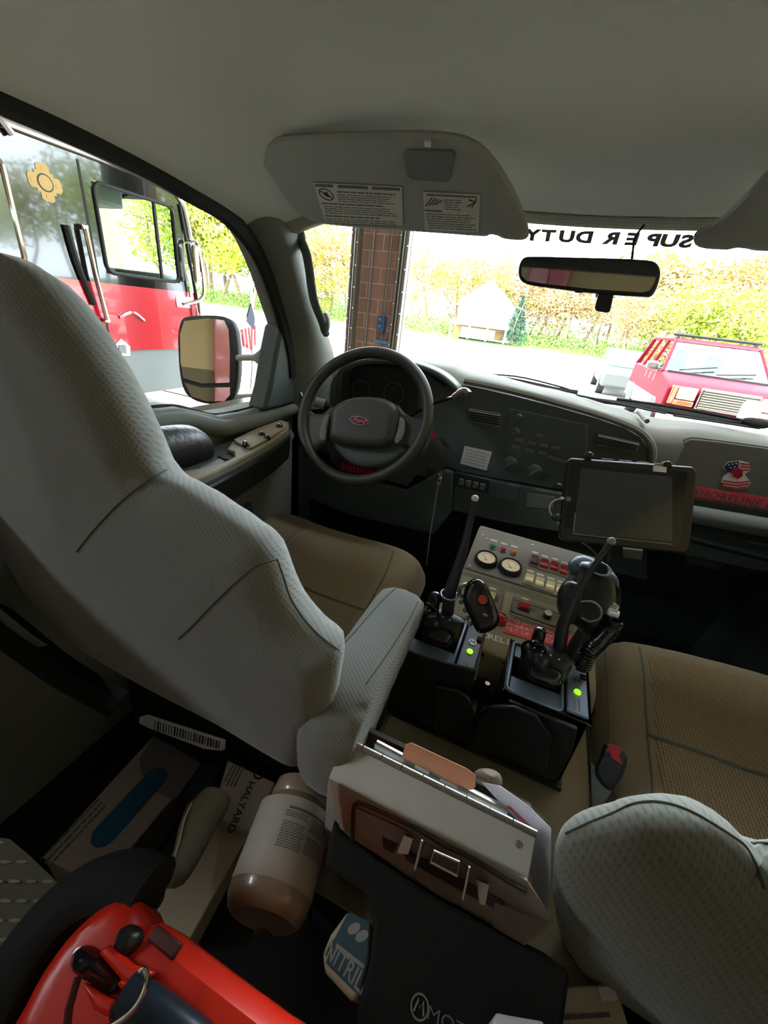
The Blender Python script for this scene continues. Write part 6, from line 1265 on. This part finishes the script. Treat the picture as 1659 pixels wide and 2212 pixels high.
# khaki glasses case / glove with strap
kq = ZP(-.69); t = thing('khaki_pouch', 'khaki canvas pouch lying between the cartons', 'pouch', tuple(kq.hit(410, 1800)-Vector((0, 0, .02)))); MB().puff(kq, kq.px([(420, 1730), (445, 1705), (475, 1706), (497, 1722), (490, 1750), (465, 1790), (440, 1840), (410, 1890), (385, 1915), (352, 1915), (350, 1890), (372, 1850), (385, 1790), (402, 1745)]), .022, .025, res=.009).build('body', 'khaki', t)
tb = [kq.off(.021).hit(x, y) for x, y in ((414, 1735), (398, 1770), (386, 1820), (372, 1865), (352, 1893), (330, 1915))]; MB().tube(crv(tb, 4), .0014, 6).build('piping', 'offwhite', t)
t = thing('key_ring', 'tangle of black and chrome rings beside the red case', 'ring', tuple(at(318, 1945, 'Z', -.66)))
for X, Y, rr_, m_ in ((312, 1935, .014, 'chrome'), (325, 1945, .013, 'rubber'), (318, 1960, .011, 'chrome'), (336, 1930, .010, 'rubber')):
    c = at(X, Y, 'Z', -.66); nv = Vector((random.uniform(-.4, .4), random.uniform(-.4, .4), 1)).normalized(); pq = PL(c, nv); MB().tube([pq.to3(rr_*math.cos(a), rr_*math.sin(a)) for a in [k*PI/9 for k in range(18)]], .0026, 6, closed=True).build('ring', m_, t)
# printed strip / barcode box edge under the seat
bq = PL(at(390, 1580, 'Z', -.70), (-.1, -.75, .65)); t = thing('striped_packet', 'white packet edge with barcode lines beneath the driver backrest', 'packet', tuple(bq.hit(390, 1600))); MB().prism(bq, bq.px([(301, 1549), (312, 1545), (480, 1600), (478, 1622), (440, 1618), (318, 1572), (300, 1562)]), -.01, 0).build('packet', 'white_paper', t, bev=.001)
q = bq.off(.0005); mb = MB()
for k in range(24):
    X = 335+k*6; w = rv.choice([1.5, 2.2, 3.2]); mb.prism(q, q.px([(X, 1556+k*1.95), (X+w, 1556.6+k*1.95), (X+w-2, 1577+k*1.8), (X-2, 1576+k*1.8)]), 0, .0005)
mb.build('barcode', 'ink', t)
# black case with round logo, lower middle
cq = PL(at(950, 1990, 'Z', -.52), (.02, -.35, .93)); t = thing('black_case', 'black fabric radio case with a round grey logo, under the document box', 'case', tuple(cq.hit(950, 2100)-Vector((0, 0, .2))))
MB().prism(cq, cq.px([(722, 1765), (735, 1790), (880, 1895), (960, 1945), (1065, 2000), (1180, 2060), (1235, 2100), (1210, 2290), (1000, 2450), (750, 2400), (772, 2180), (798, 2080), (806, 2000), (790, 1930), (700, 1870)]), -.16, 0).build('body', 'black_matte', t, bev=.006)
q = cq.off(.0006); c = q.hit(907, 2175); u = (q.hit(960, 2205)-q.hit(905, 2175)).normalized(); v = q.n.cross(u)
MB().tube([c+(u*math.cos(a)+v*math.sin(a))*.0075 for a in [k*PI/12 for k in range(24)]], .0008, 5, closed=True).build('round_logo', 'text_grey', t); mb = MB(); mb.tube([c-u*.0045-v*.004, c-u*.002+v*.004, c-v*.001, c+u*.002+v*.004, c+u*.0045-v*.004], .0009, 5); mb.build('logo_mark', 'text_grey', t)
text('MOTOROLA', q.hit(922, 2186), u, v, .012, 'dash_mid', t, 'lettering', depth=.0003, align='LEFT', sx=1.3)
# NITRILE carton, teal
nq = PL(at(745, 2060, 'Z', -.56), (-.25, -.25, .93)); t = thing('nitrile_carton', 'teal carton lettered NITRILE leaning against the black case', 'box', tuple(nq.hit(745, 2120)-Vector((0, 0, .05))))
MB().prism(nq, nq.px([(750, 1968), (800, 1990), (795, 2070), (770, 2160), (755, 2160), (700, 2100), (696, 2060), (712, 2020)]), -.05, 0).build('carton', 'offwhite', t, bev=.003)
q = nq.off(.0006); MB().prism(q, q.px([(752, 1972), (798, 1990), (793, 2065), (772, 2148), (718, 2095), (704, 2080), (722, 2030)]), 0, .0006).build('printed_face', 'teal_box', t); q = nq.off(.0014)
u = (q.hit(775, 2128)-q.hit(728, 2078)).normalized(); v = q.n.cross(u); 
if v.dot(q.hit(740, 2000)-q.hit(740, 2100)) < 0: v = -v
text('NITRILE', q.hit(749, 2092), u, q.n.cross(u), .018, 'text_grey', t, 'lettering', depth=0, sx=.85, bold=.015)
MB().prism(q, q.px([(728, 2037), (788, 2085), (786, 2094), (725, 2046)]), 0, .0004).build('printed_band', 'text_grey', t)
for X, Y in ((765, 2006), (782, 2022)): p = q.to2(q.hit(X, Y)); MB().prism(q, ell(p[0], p[1], .007, .004, 12, .6), 0, .0004).build('printed_mark', 'text_grey', t)
# cartons at the lower right
bq = ZP(-.62); t, pl, o = boxtop([(1150, 2146), (1240, 2130), (1330, 2122), (1372, 2260), (1180, 2290)], -.60, .10, 'brown_carton', 'brown cardboard carton at the foot of the passenger backrest', 'box', 'offwhite')
q = pl.off(.0006); MB().prism(q, q.px([(1290, 2133), (1325, 2131), (1335, 2160), (1300, 2165)]), 0, .0006).build('tape', 'white_paper', t); u = (q.hit(1300, 2192)-q.hit(1215, 2198)).normalized(); mb = MB(); lines(PL(q.hit(1258, 2196), q.n, q.n.cross(u)), -.028, .03, 0, .006, 1, .003, mb, ragged=.05); mb.build('printed_text', 'ink_grey', t)
t, pl, o = boxtop([(1072, 2186), (1100, 2192), (1175, 2205), (1200, 2320), (1030, 2320)], -.50, .05, 'white_carton', 'white carton corner at the bottom edge left of the brown carton', 'box', 'white_paper')
# red case with black clips, roller and wire bail
rq = PL(at(330, 2080, 'Z', -.50), (-.05, -.25, .97)); t = thing('red_case', 'bright red plastic lantern with black clips and chrome wire bail', 'lantern', tuple(rq.hit(300, 2300)-Vector((0, 0, .1))))
MB().puff(rq, rq.px([(35, 2260), (70, 2170), (110, 2095), (165, 2020), (225, 1965), (275, 1938), (305, 1945), (318, 1975), (325, 2000), (350, 1992), (370, 2002), (440, 2055), (520, 2115), (600, 2175), (680, 2250), (620, 2420), (400, 2500), (100, 2450)]), .022, .016, back=.09, res=.008).build('body', 'red_plastic', t)
rt = rq.off(.021); MB().prism(rt, rt.px([(320, 2030), (345, 1996), (400, 2040), (376, 2078)]), 0, .006).build('latch_pad', 'dark_red', t, bev=.002)
MB().puff(rt, rt.px([(250, 2045), (262, 2010), (285, 1995), (310, 2010), (308, 2035), (285, 2065), (262, 2070)]), .014, .010, res=.005).build('clip', 'black_plastic', t)
MB().puff(rt, rt.px([(158, 2090), (170, 2050), (195, 2040), (222, 2055), (258, 2095), (270, 2125), (245, 2150), (205, 2130), (170, 2110)]), .018, .012, res=.005).build('clip', 'black_gloss', t)
for c4 in ([(225, 2060), (245, 2040), (300, 2085), (345, 2100), (310, 2135), (280, 2125)], [(190, 2120), (240, 2150), (268, 2160), (250, 2200), (215, 2180)], [(262, 2125), (285, 2110), (310, 2120), (285, 2150)]): MB().prism(rt, rt.px(c4), 0, .012).build('lug', 'red_plastic', t, bev=.003)
MB().tube([rt.off(.01).hit(270, 2150), rt.off(.008).hit(320, 2185), rt.off(0).hit(430, 2270)], [.013, .014, .014], 20).build('handle_tube', 'tube_slate', t)
MB().tube(crv([rt.off(.030).hit(x, y) for x, y in ((300, 2100), (312, 2095), (318, 2115), (308, 2150), (285, 2185), (250, 2212), (220, 2225))], 5), .0018, 8).build('wire_bail', 'chrome', t)
mb = MB(); mb.tube([rt.hit(170, 2110), rt.hit(150, 2180), rt.hit(140, 2280)], .003, 6); mb.build('groove', 'dark_red', t)
# black ring around it and diamond plate
t = tag(MB().tube(crv([rq.off(-.01).hit(x, y) for x, y in ((-60, 2280), (0, 2165), (60, 2060), (130, 1975), (200, 1925), (270, 1905), (330, 1925))], 5), [(.030, .022)]*31, 12).build('rubber_ring', 'black_matte'), 'thick black rubber rim curving around the red lantern', 'rim')
dq = PL(at(50, 1930, 'Z', -.56), (.25, -.2, .95)); t = thing('tread_plate', 'silver diamond tread plate at the lower left edge', 'metal plate', tuple(dq.hit(50, 2000)-Vector((0, 0, .02)))); MB().prism(dq, dq.px([(-80, 1800), (20, 1812), (60, 1845), (150, 1930), (60, 2080), (-80, 2250)]), -.003, 0).build('sheet', 'diamond', t)
mb = MB()
for i in range(7):
    for j in range(7):
        X, Y = -40+i*36+(j % 2)*16, 1820+j*42
        if Y-1812 < (X-10)*.85 or X-150 > -(Y-1930)*.75+8 and Y > 1930: continue
        p = dq.to2(dq.hit(X, Y)); mb.prism(dq, ell(p[0], p[1], .0055, .0014, 10, .45), 0, .0015)
mb.build('tread_bars', 'steel', t)
# belt webbing and guide behind the driver seat (left edge)
t = tag(MB().tube(crv([at(-40, 1290, 'Y', .20), at(10, 1335, 'Y', .20), at(50, 1368, 'Y', .21), at(90, 1395, 'Y', .22)], 4), [(.014, .002)]*13, 6, flat=(0, 0, 1)).build('seat_belt', 'trim_grey'), 'grey seat belt webbing beside the driver backrest', 'seat belt')
